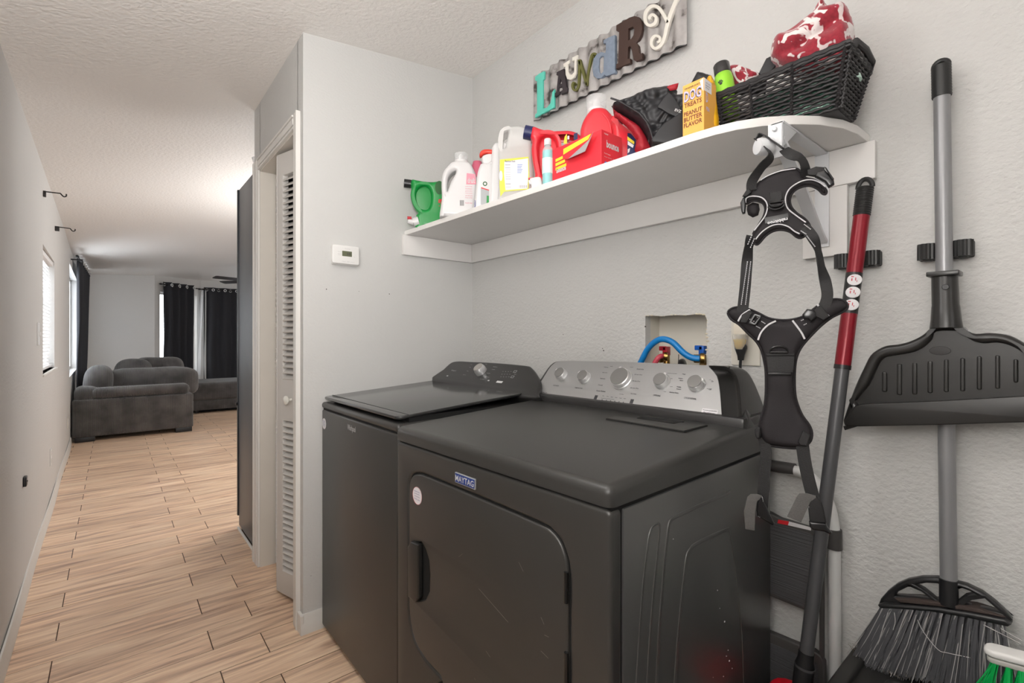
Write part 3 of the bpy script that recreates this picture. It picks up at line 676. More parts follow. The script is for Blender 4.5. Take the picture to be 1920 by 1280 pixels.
letter('A', [[(240, 725), (241, 698), (252, 690), (266, 565), (252, 562), (254, 540), (308, 514), (328, 655), (337, 658), (334, 688), (288, 708), (286, 682), (298, 674), (295, 648), (271, 660), (268, 686), (280, 684), (277, 708)], [(284, 588), (275, 634), (294, 625)]], .010, mat('paint_charcoal', hexc(52, 46, 50), .5), .001, lab='charcoal letter A')
letter('U', [[(303, 478), (350, 448), (350, 472), (338, 482), (340, 535), (352, 556), (368, 558), (384, 540), (386, 452), (370, 458), (370, 430), (411, 410), (411, 438), (400, 448), (399, 545), (385, 580), (358, 600), (332, 592), (320, 560), (317, 500), (305, 505)]], .010, mat('paint_cream', hexc(226, 222, 212), .4), lab='cream letter U')
olive = mat('paint_olive', hexc(98, 98, 52), .5)
letter('N', [stroke([(392, 632), (380, 618), (370, 640), (378, 668), (400, 674), (416, 640), (421, 560), (425, 455)], 16), ], .010, olive, .001, lab='olive curly letter N, left stroke')
letter('N', [stroke([(421, 446), (450, 540), (478, 640)], 22, w1=15)], .0105, olive, .001, lab='olive curly letter N, diagonal')
letter('N', [stroke([(476, 640), (490, 540), (508, 440), (522, 405), (544, 402), (540, 425), (526, 428)], 15)], .010, olive, .001, lab='olive curly letter N, right stroke')
blg = mat('paint_blue_grey', hexc(122, 134, 150), .7, bump=(90, .8, .003), vary=(70, .25))
letter('d', [[(604, 300), (646, 278), (690, 260), (690, 520), (696, 528), (690, 548), (625, 572), (612, 560), (588, 585), (556, 590), (530, 568), (521, 510), (530, 440), (556, 402), (590, 388), (618, 396), (622, 380), (622, 325), (604, 325)], [(607, 425), (590, 420), (574, 440), (570, 500), (574, 540), (588, 552), (604, 535)]], .014, blg, lab='grey blue speckled letter d')
letter('R', [[(700, 188), (740, 165), (800, 130), (838, 118), (872, 128), (890, 160), (894, 215), (884, 262), (866, 300), (852, 318), (866, 340), (872, 390), (880, 402), (896, 395), (896, 438), (850, 462), (830, 446), (818, 380), (806, 345), (790, 352), (787, 440), (806, 438), (806, 470), (700, 518), (700, 480), (714, 472), (721, 236), (700, 228)], [(790, 215), (826, 198), (836, 222), (830, 262), (812, 290), (790, 302)]], .014, mat('paint_brown', hexc(66, 48, 42), .55, bump=(60, .4, .002)), lab='dark brown letter R')
crm = MATS['paint_cream']
letter('Y', [stroke([(958, 150), (948, 130), (972, 108), (998, 130), (990, 172), (950, 190), (918, 160), (922, 90), (965, 46), (1010, 52), (1050, 100), (1088, 172)], 22, w1=30)], .012, crm, lab='cream curly letter Y, curled arm')
letter('Y', [stroke([(1180, -70), (1145, 10), (1105, 110), (1078, 200), (1062, 275), (1035, 335), (995, 362), (966, 340), (966, 295), (990, 268), (1022, 276), (1026, 305), (1006, 318)], 30, w1=20)], .0125, crm, lab='cream curly letter Y, long tail')
# ================================================================ THINGS ON THE SHELF
def cl(F, pts, sc=1, ox=0, oy=0, zmin=ZS + .0005):
    o = Clip(F.P(pts, sc, ox, oy)); o.zmin = zmin; return o
Z4 = dict(sc=4.74, ox=740, oy=200); ZJ = dict(sc=7.53, ox=1080, oy=150); ZD = dict(sc=8.535, ox=1260, oy=100); ZB = dict(sc=5.333, ox=1400, oy=0)
greenp = mat('plastic_green', hexc(10, 140, 62), .3, spec=.6); redp = mat('plastic_red', hexc(214, 44, 56), .3, spec=.6); navy = mat('plastic_navy', hexc(36, 42, 84), .35)
whitep = mat('plastic_bottle_white', (.70, .69, .69), .3); clearp = mat('clear_plastic', (.92, .93, .94), .08, alpha=.22); pinkp = mat('print_pink', hexc(222, 120, 140), .5)
cardr = mat('card_red', hexc(222, 48, 60), .5); cardy = mat('card_yellow', hexc(240, 214, 60), .5); cardg = mat('card_grey', (.35, .34, .34), .8)
inkb = MATS['print_blue']; limeb = mat('lime', hexc(150, 214, 60), .3, metal=.2)
def t2(F, x0, y0, x1, y1):
    a, b = F.uv(x0, y0), F.uv(x1, y1); c = F.uv(x0, y1); return (a[0], a[1], b[0], c[1])
def quad(name, F, pts, m, par, top=.0012, th=.0006, **k): return slab(name, F.P(pts, **k), F, th, 0, m, par, top=top)
# green detergent jug lying on its face against the short wall
F = Fat(792, 1.040)
g = thing('detergent_jug', 'green detergent jug lying on its side at the left end of the shelf', 'jug', F.w(0, ZS + .0))
gb = slab('body', [cl(F, [(150, 640), (200, 645), (260, 656), (340, 660), (410, 655), (440, 700), (450, 800), (450, 1100), (160, 1100), (180, 1060), (195, 1020), (190, 960), (208, 935), (175, 890), (150, 830), (140, 770), (150, 705)], **Z4), F.P([(258, 700), (300, 715), (322, 770), (320, 850), (298, 900), (262, 908), (225, 890), (196, 840), (190, 770), (210, 720)], **Z4)], F, .060, .017, greenp, g, smooth=4, res=5)
slab('handle_back', F.P([(258, 690), (310, 715), (332, 770), (330, 850), (298, 910), (262, 918), (220, 895), (186, 840), (180, 770), (205, 715)], **Z4), F, .018, .004, greenp, g, top=-.022, smooth=3)
def along(F, a, b, r0, r1=None, n=-.03, **k): A_, B_ = F.P([a, b], **k); return CY(F.w(*A_, n), F.w(*B_, n), r0, r1, 24)
mk('cap', along(F, (82, 660), (145, 668), .0185, .0185, **Z4), blackp, g, label='black screw cap')
mk('neck', along(F, (140, 668), (185, 680), .0155, .020, **Z4), greenp, g)
mk('spout_collar', along(F, (165, 1020), (212, 1010), .0185, .020, n=-.012, **Z4), whitep, g)
mk('spout', along(F, (118, 1010), (168, 1020), .010, .013, n=-.012, **Z4), whitep, g)
mk('spout_button', along(F, (112, 985), (150, 985), .007, .006, n=-.006, **Z4), mat('button_red', hexc(190, 40, 50), .4), g)
u, v = F.uv(740 + 398 / 4.74, 200 + 720 / 4.74); slab('label_green', circ(u, v, .02, ry=.03), F, .0006, 0, mat('label_dark_green', hexc(18, 84, 30), .4), g, top=.0012)
textm('lettering', [('gain', *t2(F, 740 + 385 / 4.74, 200 + 900 / 4.74, 740 + 470 / 4.74, 200 + 800 / 4.74))], F, mat('print_red2', hexc(214, 40, 50), .5), g, .0014, .03)
# white laundry jug with a clear cap
F = Fat(866, 1.075)
g = thing('laundry_bottle', 'white laundry detergent jug with clear measuring cap, next to the green jug', 'jug', F.w(0, ZS))
slab('body', [cl(F, [(520, 478), (470, 520), (435, 565), (418, 620), (414, 700), (418, 800), (405, 900), (398, 965), (405, 1100), (700, 1100), (712, 900), (738, 720), (730, 620), (700, 540), (668, 490), (600, 470)], **Z4), F.P([(508, 575), (545, 560), (535, 600), (500, 660), (478, 720), (470, 745), (466, 690), (476, 620)], **Z4)], F, .075, .016, whitep, g, smooth=4, res=5)
p = F.uv(740 + 592 / 4.74, 200 + 480 / 4.74); c = F.w(p[0], p[1], -.037)
mk('collar', LA([(.026, -.012), (.027, 0), (.027, .012), (.025, .014)], c, (0, 0, 1)), whitep, g)
mk('measuring_cap', LA([(.0262, .012), (.0285, .04), (.0275, .04), (.0255, .013)], c), clearp, g)
mk('spout', LA([(.012, .012), (.010, .035), (.004, .040)], c), whitep, g)
quad('label', F, [(640, 590), (715, 600), (725, 690), (636, 690)], mat('label_pink', hexc(238, 150, 165), .5), g, **Z4)
textm('lettering', [('dreft', *t2(F, 740 + 648 / 4.74, 200 + 678 / 4.74, 740 + 714 / 4.74, 200 + 632 / 4.74))], F, inkw, g, .0016, .02)
it = [(s, *t2(F, 740 + 628 / 4.74, 200 + y / 4.74, 740 + 690 / 4.74, 200 + (y - 11) / 4.74)) for s, y in (('newborn stage', 715), ('hypoallergenic', 735), ('gentle clean', 755), ('rinse cycle', 775), ('use with care', 795), ('keep away', 815), ('load size', 860))]
textm('small_print', it, F, pinkp, g, .0012)
textm('bar_code', [('IIIIIII', *t2(F, 740 + 580 / 4.74, 200 + 880 / 4.74, 740 + 614 / 4.74, 200 + 830 / 4.74))], F, inkm, g, .0012)
# pink capped bottle behind
F = Fat(896, 1.22); p = onX(895, 320, 1.16)
o = mk('pink_bottle', LA([(.030, 0), (.033, .01), (.033, .17), (.029, .21), (.020, .235), (.018, .243), (.002, .248)], (p.x, p.y, ZS)), mat('bottle_pink', hexc(196, 96, 118), .35))
tag(recenter(o, (p.x, p.y, ZS)), 'pink bottle mostly hidden behind the white detergent jug and spray bottle', 'bottle')
# white spray bottle, red head
F = Fat(905, 1.085)
g = thing('spray_bottle', 'white spray bottle with red trigger head beside the white detergent jug', 'spray bottle', F.w(0, ZS))
slab('body', cl(F, [(775, 495), (755, 520), (735, 590), (722, 700), (710, 820), (700, 900), (695, 1000), (880, 1000), (880, 500), (830, 490)], **Z4), F, .05, .014, whitep, g, smooth=3, res=4)
slab('neck', F.P([(800, 415), (775, 440), (790, 500), (855, 500), (870, 430), (860, 405)], **Z4), F, .03, .008, whitep, g, top=-.008, smooth=3)
slab('trigger_head', F.P([(752, 420), (765, 385), (800, 368), (860, 370), (885, 385), (885, 410), (820, 405), (790, 415), (765, 430)], **Z4), F, .032, .007, mat('plastic_orange_red', hexc(226, 66, 52), .35), g, top=-.006, smooth=2)
quad('label', F, [(765, 725), (838, 745), (838, 875), (765, 870)], mat('label_grey', (.42, .43, .44), .5), g, **Z4)
quad('label_stripe', F, [(768, 715), (838, 738), (838, 748), (768, 725)], mat('print_red2', hexc(214, 40, 50), .5), g, **Z4)
u, v = F.uv(740 + 803 / 4.74, 200 + 685 / 4.74); slab('emblem', [circ(u, v, .0085), circ(u, v, .005)], F, .0006, 0, mat('label_dark_green', hexc(18, 84, 30), .4), g, top=.0012)
quad('label_green', F, [(818, 790), (838, 792), (838, 862), (816, 862)], greenp, g, top=.0018, **Z4)
textm('lettering', [('FRESH', F.uv(740 + 722 / 4.74, 200 + 905 / 4.74)[0], F.uv(740 + 722 / 4.74, 200 + 905 / 4.74)[1], F.uv(740 + 722 / 4.74, 200 + 905 / 4.74)[0] + .030, F.uv(740 + 722 / 4.74, 200 + 905 / 4.74)[1] + .006, math.pi / 2)], F, inkb, g, .0012, .02)
# plain white bottle behind the vinegar
F = Fat(934, 1.13)
o = slab('white_bottle', cl(F, [(862, 420), (868, 350), (895, 312), (930, 310), (985, 312), (1000, 360), (1000, 1000), (845, 1000)], **Z4), F, .06, .014, whitep, smooth=3, res=4)
tag(o, 'tall plain white bottle wedged behind the clear vinegar jug', 'bottle')
# vinegar jug
F = Fat(968, 1.088)
g = thing('vinegar_jug', 'translucent plastic jug half full of clear liquid with yellow green label', 'jug', F.w(0, ZS))
jugm = mat('jug_plastic', (.80, .79, .77), .22, alpha=.5)
slab('body', [cl(F, [(940, 200), (975, 175), (1050, 162), (1115, 162), (1190, 190), (1212, 250), (1222, 420), (1240, 620), (1235, 720), (1215, 1000), (928, 1000), (925, 700), (922, 420), (930, 260)], **Z4), F.P([(985, 215), (1012, 212), (1000, 270), (985, 345), (962, 360), (955, 300), (965, 240)], **Z4)], F, .080, .014, jugm, g, smooth=3, res=4)
slab('liquid', cl(F, [(938, 385), (1060, 330), (1075, 322), (1205, 325), (1228, 600), (1215, 1000), (940, 1000)], **Z4), F, .066, .01, mat('vinegar', (.55, .50, .45), .15, alpha=.55), g, top=-.007)
slab('label', F.P([(935, 470), (1190, 445), (1197, 600), (1190, 735), (975, 755), (940, 800), (932, 700)], **Z4), F, .0006, 0, mat('label_lime', hexc(206, 210, 80), .5), g, top=.0012)
slab('label_white', F.P([(975, 490), (1185, 460), (1188, 600), (1180, 728), (985, 742), (972, 600)], **Z4), F, .0006, 0, stickm, g, top=.0019)
it = [('Nutrition Facts', *t2(F, 740 + 980 / 4.74, 200 + 495 / 4.74, 740 + 1070 / 4.74, 200 + 478 / 4.74))]
textm('lettering', it, F, inkm, g, .0026, .01)
bm = bmesh.new()
for x, y, a, b in ((982, 520, .018, .0012), (982, 545, .018, .0007), (984, 562, .018, .0005), (984, 585, .018, .0005), (984, 605, .018, .0005), (986, 625, .018, .0005), (986, 645, .018, .0005), (986, 690, .018, .0012), (988, 715, .018, .0005)): mark(F, bm, 740 + x / 4.74, 200 + y / 4.74, a, b, .0026)
for k in range(8): mark(F, bm, 740 + (1108 + k * 9) / 4.74, 200 + 722 / 4.74, .0006 + .0005 * (k % 2), .009, .0026)
mk('printed_lines', bm, inkm, g)
bm = bmesh.new()
for k in range(6): mark(F, bm, 740 + 1090 / 4.74, 200 + (520 + k * 14) / 4.74, .018 - .002 * (k % 3), .0018, .0026)
mk('blue_print', bm, mat('print_sky', hexc(90, 130, 200), .5), g)
slab('oval_mark', circ(*F.uv(740 + 944 / 4.74, 200 + 615 / 4.74), .006, ry=.018), F, .0006, 0, stickm, g, top=.0019)
# small white bottle on its side
F = Fat(1001, 1.062)
g = thing('small_bottle', 'tiny white bottle with red cap edge, lying between the vinegar jug and aqua bottle', 'bottle', F.w(0, ZS))
slab('body', cl(F, [(1200, 640), (1230, 625), (1290, 620), (1310, 660), (1310, 760), (1215, 760), (1215, 700)], **Z4), F, .026, .006, whitep, g, smooth=3)
slab('spout', cl(F, [(1188, 650), (1215, 640), (1235, 660), (1225, 690), (1195, 680)], **Z4), F, .014, .004, whitep, g, top=-.004)
slab('red_edge', F.P([(1186, 628), (1225, 622), (1232, 634), (1190, 640)], **Z4), F, .010, .002, redp, g, top=-.004)
# red jug lying on its side, navy cap
F = Fat(1050, 1.17)
g = thing('detergent_jug', 'red detergent jug lying on its side, navy cap pointing left', 'jug', F.w(0, ZS))
slab('body', [cl(F, [(1225, 165), (1300, 185), (1380, 202), (1470, 200), (1560, 200), (1630, 225), (1680, 280), (1720, 400), (1720, 800), (1235, 800), (1245, 600), (1225, 480), (1213, 370), (1220, 290), (1205, 255)], **Z4), F.P([(1345, 250), (1400, 262), (1432, 310), (1440, 400), (1440, 520), (1400, 600), (1330, 600), (1298, 540), (1282, 420), (1285, 320), (1305, 270)], **Z4)], F, .07, .017, redp, g, smooth=4, res=5)
slab('handle_back', F.P([(1345, 240), (1410, 255), (1445, 310), (1450, 520), (1400, 610), (1325, 610), (1288, 540), (1272, 420), (1275, 310), (1300, 262)], **Z4), F, .02, .004, redp, g, top=-.026, smooth=3)
mk('cap', along(F, (1150, 192), (1222, 207), .0235, .0235, n=-.03, **Z4), navy, g, label='navy screw cap')
slab('label_yellow', F.P([(1500, 330), (1510, 270), (1530, 240), (1532, 330)], **Z4), F, .0006, 0, cardy, g, top=.0012)
slab('label_navy', F.P([(1592, 240), (1625, 232), (1625, 290), (1592, 300)], **Z4), F, .0006, 0, navy, g, top=.0012)
slab('label_ring', F.P([(1535, 262), (1552, 258), (1552, 290), (1535, 292)], **Z4), F, .0006, 0, stickm, g, top=.0012)
# aqua bottle
p = onX(1027, 350, 1.065); s = (p - CAM).length / 1.0
def zpx(y, P): return CAMH - (y - HY) / FPX * (P.x * SA + P.y * CA)
g = thing('mouthwash_bottle', 'slim clear bottle of aqua liquid with white screw cap, at the shelf front', 'bottle', (p.x, p.y, ZS))
zt = lambda y: zpx(y, p) - ZS
R_ = .0175
mk('bottle', LA([(R_ - .001, 0), (R_, .003), (R_, zt(285)), (R_ * .9, zt(280)), (.010, zt(275)), (.010, zt(270))], (p.x, p.y, ZS)), mat('bottle_clear', (.80, .93, .94), .06, alpha=.35), g)
mk('liquid', LA([(R_ - .0012, .001), (R_ - .0012, zt(284)), (R_ * .8, zt(283.5))], (p.x, p.y, ZS)), mat('aqua_liquid', hexc(60, 214, 214), .1, alpha=.85), g)
mk('label', LA([(R_ + .0003, zt(327)), (R_ + .0004, zt(327) + .0005), (R_ + .0004, zt(298)), (R_ + .0003, zt(298))], (p.x, p.y, ZS)), mat('label_pale', hexc(205, 240, 232), .4), g)
mk('cap', LA([(.0115, zt(273)), (.0115, zt(262.5)), (.010, zt(261)), (.001, zt(261))], (p.x, p.y, ZS)), whitep, g, label='white screw cap')
# dryer sheet box with its torn flap
g = thing('dryer_sheet_box', 'red cardboard dryer sheet box with open yellow flap', 'box', (1.115, .98, ZS))
bx0, bx1, by0, by1, bz = 1.070, 1.165, .884, 1.083, 1.768
cb = mk('carton', BX(bx0, bx1, by0, by1, ZS, bz, .0012, 1), cardr, g)
FF = FX(bx0); FR = FY(by0)
u0, v0 = FR.uv(1138, 277); textm('side_lettering', [('bounce', bx0 + .022, v0 - .0, bx1 - .016, v0 + .022)], FR, inkw, g, .0006, .035)
it = [('fresh linen', bx0 + .012, v0 - .020, bx0 + .040, v0 - .016), ('dryer sheets  34 ct', bx0 + .012, v0 - .030, bx1 - .03, v0 - .026), ('new', bx0 + .012, bz - .012, bx0 + .030, bz - .008)]
textm('side_small_print', it, FR, inkw, g, .0006)
slab('round_mark', circ(bx0 + .020, v0 - .048, .007), FR, .0006, 0, mat('print_sky', hexc(90, 130, 200), .5), g, top=.001)
u0, v0 = FF.uv(1044, 325); textm('front_lettering', [('bounce', u0, v0, u0 + .040, v0 + .017)], FF, inkw, g, .0006, .035)
bm = bmesh.new()
for y in (303, 311, 319): 
    a, b = FF.uv(1042, y + 1), FF.uv(1062 - (319 - y) * .3, y - 6); me = slab_mesh([[(a[0], a[1]), (b[0], a[1] + .002), (b[0], a[1] + .011), (a[0], a[1] + .009)]], FF, .0006, top=.001); bm.from_mesh(me); bpy.data.meshes.remove(me)
mk('yellow_bands', bm, cardy, g)
FFl = FX(1.052); Z = dict(sc=4, ox=980, oy=0)
slab('flap', FFl.P([(300, 1105), (528, 990), (505, 1040), (470, 1135), (335, 1192), (300, 1185)], **Z), FFl, .0015, 0, cardr, g)
slab('flap_band', FFl.P([(306, 1118), (514, 1002), (492, 1045), (306, 1160)], **Z), FFl, .0006, 0, cardy, g, top=.0007)
slab('flap_inside', FFl.P([(345, 1190), (500, 1048), (530, 990), (470, 1135)], **Z), FFl, .0012, 0, cardg, g, top=.0013)
# tall red jug with clear cap
F = Fat(1122, 1.19)
g = thing('detergent_jug', 'tall upright red detergent jug with clear cap over a white spout', 'jug', F.w(0, ZS))
slab('body', cl(F, [(430, 1010), (436, 940), (455, 885), (490, 830), (530, 795), (600, 790), (645, 815), (685, 870), (712, 940), (722, 1010), (728, 1400), (428, 1400)], **Z), F, .085, .022, redp, g, smooth=3, res=6)
c = F.w(*F.uv(980 + 552 / 4, 795 / 4), -.042)
mk('collar', LA([(.030, -.010), (.031, 0), (.031, .006), (.024, .008), (.022, .016)], c), whitep, g)
mk('measuring_cap', LA([(.0315, .004), (.034, .046), (.033, .046), (.0305, .005)], c), clearp, g)
mk('spout', LA([(.015, .014), (.013, .034), (.009, .040), (.003, .042)], c), whitep, g)
slab('raised_band', stroke(F.P([(600, 850), (640, 900), (660, 960), (668, 1040)], **Z), .006), F, .004, .0015, redp, g, top=.002)
# second red jug behind the jacket
F = Fat(1178, 1.19)
g = thing('detergent_jug', 'red detergent jug with navy label half tucked under the black jacket', 'jug', F.w(0, ZS))
slab('body', cl(F, [(665, 855), (710, 880), (745, 915), (800, 955), (840, 1000), (856, 1060), (850, 1400), (690, 1400), (680, 1000)], **Z), F, .08, .018, redp, g, smooth=3, res=5)
mk('cap', along(F, (702, 868), (752, 838), .0165, .0165, n=-.04, **Z), navy, g)
slab('label', F.P([(786, 998), (810, 1002), (848, 1045), (846, 1150), (784, 1200)], **Z), F, .0006, 0, navy, g, top=.0012)
slab('label_yellow', F.P([(786, 1024), (838, 1064), (836, 1084), (786, 1052)], **Z), F, .0006, 0, cardy, g, top=.0019)
slab('label_white', F.P([(788, 1058), (834, 1090), (826, 1110), (788, 1086)], **Z), F, .0006, 0, stickm, g, top=.0019)
slab('label_foot', F.P([(788, 1120), (806, 1112), (800, 1140), (788, 1150)], **Z), F, .0006, 0, stickm, g, top=.0019)
# black jacket with red lining
F = Fat(1210, 1.115); jackm = mat('nylon_black', hexc(34, 34, 37), .48, bump=(300, .1, .0005), vary=(30, .15)); linm = mat('lining_red', hexc(156, 26, 40), .6, vary=(25, .2))
def folds(a, b, c, s=.004):
    def f(u, v): return s * (math.sin(a * u + b * v + 3 * noise.noise(Vector((u * c, v * c, 1)))) + .6 * noise.noise(Vector((u * c * 2, v * c * 2, 4))))
    return f
g = thing('jacket', 'crumpled black jacket with red lining, folded over on the shelf', 'jacket', F.w(0, ZS))
def jf(u, v): return .0075 * (abs(math.sin(48 * u + 70 * v + 4 * noise.noise(Vector((u * 14, v * 14, 1))))) - .6) + .004 * noise.noise(Vector((u * 45, v * 45, 4))) + .003 * math.sin(190 * (u - v) + 7 * noise.noise(Vector((u * 18, v * 18, 9))))
ol = cl(F, [(480, 262), (560, 235), (650, 200), (760, 165), (900, 95), (1080, 32), (1250, 8), (1390, 12), (1448, 38), (1438, 105), (1430, 135), (1560, 100), (1650, 60), (1700, 200), (1700, 700), (1630, 900), (1060, 900), (1020, 800), (985, 705), (900, 565), (800, 490), (700, 430), (600, 370), (510, 305)], **ZJ)
mk('shell', pillow(ol, F, .045, .03, .0038, jf, .026), jackm, g, 60)
li = cl(F, [(505, 300), (600, 365), (700, 425), (800, 485), (905, 560), (990, 700), (1060, 850), (1085, 900), (900, 1000), (820, 900), (850, 760), (780, 640), (700, 560), (560, 440), (525, 430)], **ZJ)
mk('lining', pillow(li, F, .022, .005, .0042, folds(140, 90, 30, .003), .02, top=-.024), linm, g, 60)
mk('collar_lining', pillow(F.P([(1268, 112), (1310, 78), (1400, 52), (1450, 40), (1440, 90), (1425, 135), (1340, 152), (1285, 140)], **ZJ), F, .006, 0, .003, None, .008, top=.006), linm, g, 60)
slab('flap', F.P([(1150, 395), (1280, 225), (1330, 215), (1510, 470), (1400, 545), (1200, 435)], **ZJ), F, .006, .0028, jackm, g, top=.012, smooth=2)
slab('cuff', cl(F, [(1110, 800), (1230, 640), (1480, 490), (1560, 450), (1600, 490), (1622, 660), (1560, 900), (1080, 900)], **ZJ), F, .012, .004, jackm, g, top=.014, smooth=2)
bm = bmesh.new(); tube(bm, [F.w(*q, .003) for q in F.P([(490, 262), (600, 300), (760, 390), (900, 480), (1000, 600), (1060, 740), (1090, 850)], **ZJ)], .0028, 8); mk('seam_piping', bm, jackm, g)
textm('lettering', [('EVZ', *t2(F, 1080 + 1385 / 7.53, 150 + 468 / 7.53, 1080 + 1480 / 7.53, 150 + 432 / 7.53), math.radians(-24))], F, inkw, g, .0125, .02)
# dog treat carton
cardo = mat('card_orange', hexc(232, 172, 84), .55); lilac = mat('print_lilac', hexc(196, 186, 216), .5); brown = mat('print_brown', hexc(116, 62, 44), .6)
g = thing('treat_box', 'small orange cardboard dog treats box beside the black jacket', 'box', (1.12, .614, ZS))
cb = mk('carton', BX(1.09, 1.150, .586, .642, ZS, 1.798, .001, 1), cardo, g)
FF, FR = FX(1.09), FY(.586); a, b = -.642, -.586; zt_ = 1.798
textm('front_small_print', [('TRADER JOE\'S', a + .005, zt_ - .014, b - .009, zt_ - .009)], FF, inkm, g, .0006, .01)
textm('front_title_shadow', [('DOG', a + .0042, zt_ - .0448, b - .0068, zt_ - .0178)], FF, inkm, g, .0004, .06)
textm('front_title', [('DOG', a + .005, zt_ - .044, b - .006, zt_ - .017)], FF, lilac, g, .0012, .02)
textm('front_subtitle', [('TREATS', a + .005, zt_ - .058, b - .005, zt_ - .047)], FF, brown, g, .0006, .02)
textm('front_flavour', [('PEANUT', a + .004, zt_ - .079, b - .004, zt_ - .068), ('BUTTER', a + .004, zt_ - .093, b - .004, zt_ - .082), ('FLAVOR', a + .004, zt_ - .107, b - .004, zt_ - .096)], FF, brown, g, .0006, .02)
textm('side_title', [('D', 1.098, zt_ - .058, 1.108, zt_ - .034), ('PEA', 1.099, zt_ - .078, 1.116, zt_ - .068)], FR, lilac, g, .0006, .03)
slab('side_panel', [(1.091, zt_ - .032), (1.125, zt_ - .032), (1.125, zt_ - .004), (1.091, zt_ - .002)], FR, .0006, 0, stickm, g, top=.001)
slab('corner_panel', [(b - .010, zt_ - .006), (b - .001, zt_ - .002), (b - .001, zt_ - .034), (b - .005, zt_ - .026)], FF, .0006, 0, stickm, g, top=.001)
textm('side_small_print', [('small crunchy', 1.096, zt_ - .014, 1.118, zt_ - .010), ('biscuits for', 1.096, zt_ - .020, 1.118, zt_ - .016), ('all dogs', 1.096, zt_ - .026, 1.112, zt_ - .022)], FR, inkm, g, .0012)
# yellow pouch and black pouch behind
F = Fat(1340, 1.140)
o = mk('treat_pouch', pillow(cl(F, [(634, 300), (650, 330), (690, 420), (700, 560), (715, 720), (735, 880), (752, 990), (752, 1200), (560, 1200), (560, 330)], **ZD), F, .018, .01, .003, folds(200, 60, 40, .0012), .015), mat('foil_yellow', hexc(226, 168, 30), .35, vary=(40, .25)))
tag(o, 'shiny yellow pouch squeezed between the orange box and wicker basket', 'pouch')
F = Fat(1312, 1.21)
o = mk('black_pouch', pillow(cl(F, [(240, 480), (300, 420), (400, 238), (500, 262), (640, 305), (700, 420), (700, 1200), (220, 1200)], **ZD), F, .02, .015, .004, folds(80, 50, 20, .003), .02), jackm)
tag(o, 'black fabric pouch sticking up behind the orange dog treats box', 'pouch')
# wicker basket
wick = mat('wicker_black', hexc(40, 38, 40), .5, bump=(700, .5, .0012))
bk = thing('wicker_basket', 'black woven cord basket full of pet things on the rounded shelf end', 'basket', (1.25, .45, ZS))
BT = (1.165, 1.325, .312, .596, 1.781); BB = (1.188, 1.285, .335, .585, ZS + .004)
def corner(t, i):
    x0, x1, y0, y1 = [BB[k] + (BT[k] - BB[k]) * t for k in range(4)]; z = BB[4] + (BT[4] - BB[4]) * t
    return Vector([(x0, y1, z), (x0, y0, z), (x1, y0, z), (x1, y1, z)][i % 4])
NR = 14
for k in range(NR + 1):
    t = k / NR; bm = bmesh.new(); pts = []
    for i in range(4):
        A_, B_ = corner(t, i), corner(t, i + 1); n = 34 if i % 2 == 0 else 20
        for j in range(n):
            q = A_.lerp(B_, j / n); ph = j * 1.9 + k * math.pi
            q += Vector((0, 0, .0012 * math.sin(ph))); out = (A_ + B_) / 2 - Vector((1.25, .45, (A_.z + B_.z) / 2)); out.normalize(); q += out * .0010 * math.cos(ph); pts.append(q)
    pts.append(pts[0]); tube(bm, pts, (.0034 if k < NR else .0062), 7, cap=False); mk('woven_cord', bm, wick, bk)
    if k == NR:
        bm = bmesh.new(); tube(bm, [p + Vector((0, 0, -.007)) for p in pts], .0045, 7, cap=False); mk('woven_cord', bm, wick, bk)
for i, f in ((0, .02), (0, .30), (0, .63), (0, .985), (1, .05), (1, .95), (2, .33), (2, .66), (3, .5)):
    bm = bmesh.new(); P = []
    for k in range(29):
        t = k / 28; q = corner(t, i).lerp(corner(t, i + 1), f); out = (corner(t, i) + corner(t, i + 1)) / 2 - Vector((1.25, .45, q.z)); out.z = 0; out.normalize(); P.append(q + out * (.003 + .0016 * math.cos(k * math.pi)))
    tube(bm, P, .0034, 7); mk('stake', bm, wick, bk)
h0, h1 = corner(1, 1).lerp(corner(1, 2), .2), corner(1, 1).lerp(corner(1, 2), .95)
bm = bmesh.new(); tube(bm, [h0, h0 + Vector((0, -.004, .012)), h0.lerp(h1, .5) + Vector((0, -.006, .018)), h1 + Vector((0, -.004, .012)), h1], .0075, 10); mk('handle', bm, wick, bk)
mk('base', BX(1.19, 1.283, .337, .583, ZS, ZS + .004), wick, bk)
# basket filling
gm = bpy.data.materials.new('green_wrap'); gm.use_nodes = True; nt = gm.node_tree; b = nt.nodes['Principled BSDF']
tc = nt.nodes.new('ShaderNodeTexCoord'); wv = nt.nodes.new('ShaderNodeTexNoise'); mp = nt.nodes.new('ShaderNodeMapping'); mp.inputs['Scale'].default_value = (20, 14, 60); nt.links.new(tc.outputs['Object'], mp.inputs[0]); nt.links.new(mp.outputs[0], wv.inputs['Vector'])
cr = nt.nodes.new('ShaderNodeValToRGB'); e = cr.color_ramp.elements; e[0].position = .35; e[0].color = (*hexc(16, 28, 24), 1); e[1].position = .75; e[1].color = (*hexc(190, 220, 205), 1); q = e.new(.58); q.color = (*hexc(40, 96, 76), 1)
nt.links.new(wv.outputs[0], cr.inputs[0]); nt.links.new(cr.outputs[0], b.inputs['Base Color']); b.inputs['Roughness'].default_value = .4
bm = BX(1.184, 1.275, .345, .52, ZS + .006, 1.752, .012, 3)
o = mk('green_parcel', bm, gm); tag(o, 'shiny green bundle seen through the weave of the basket', 'parcel')
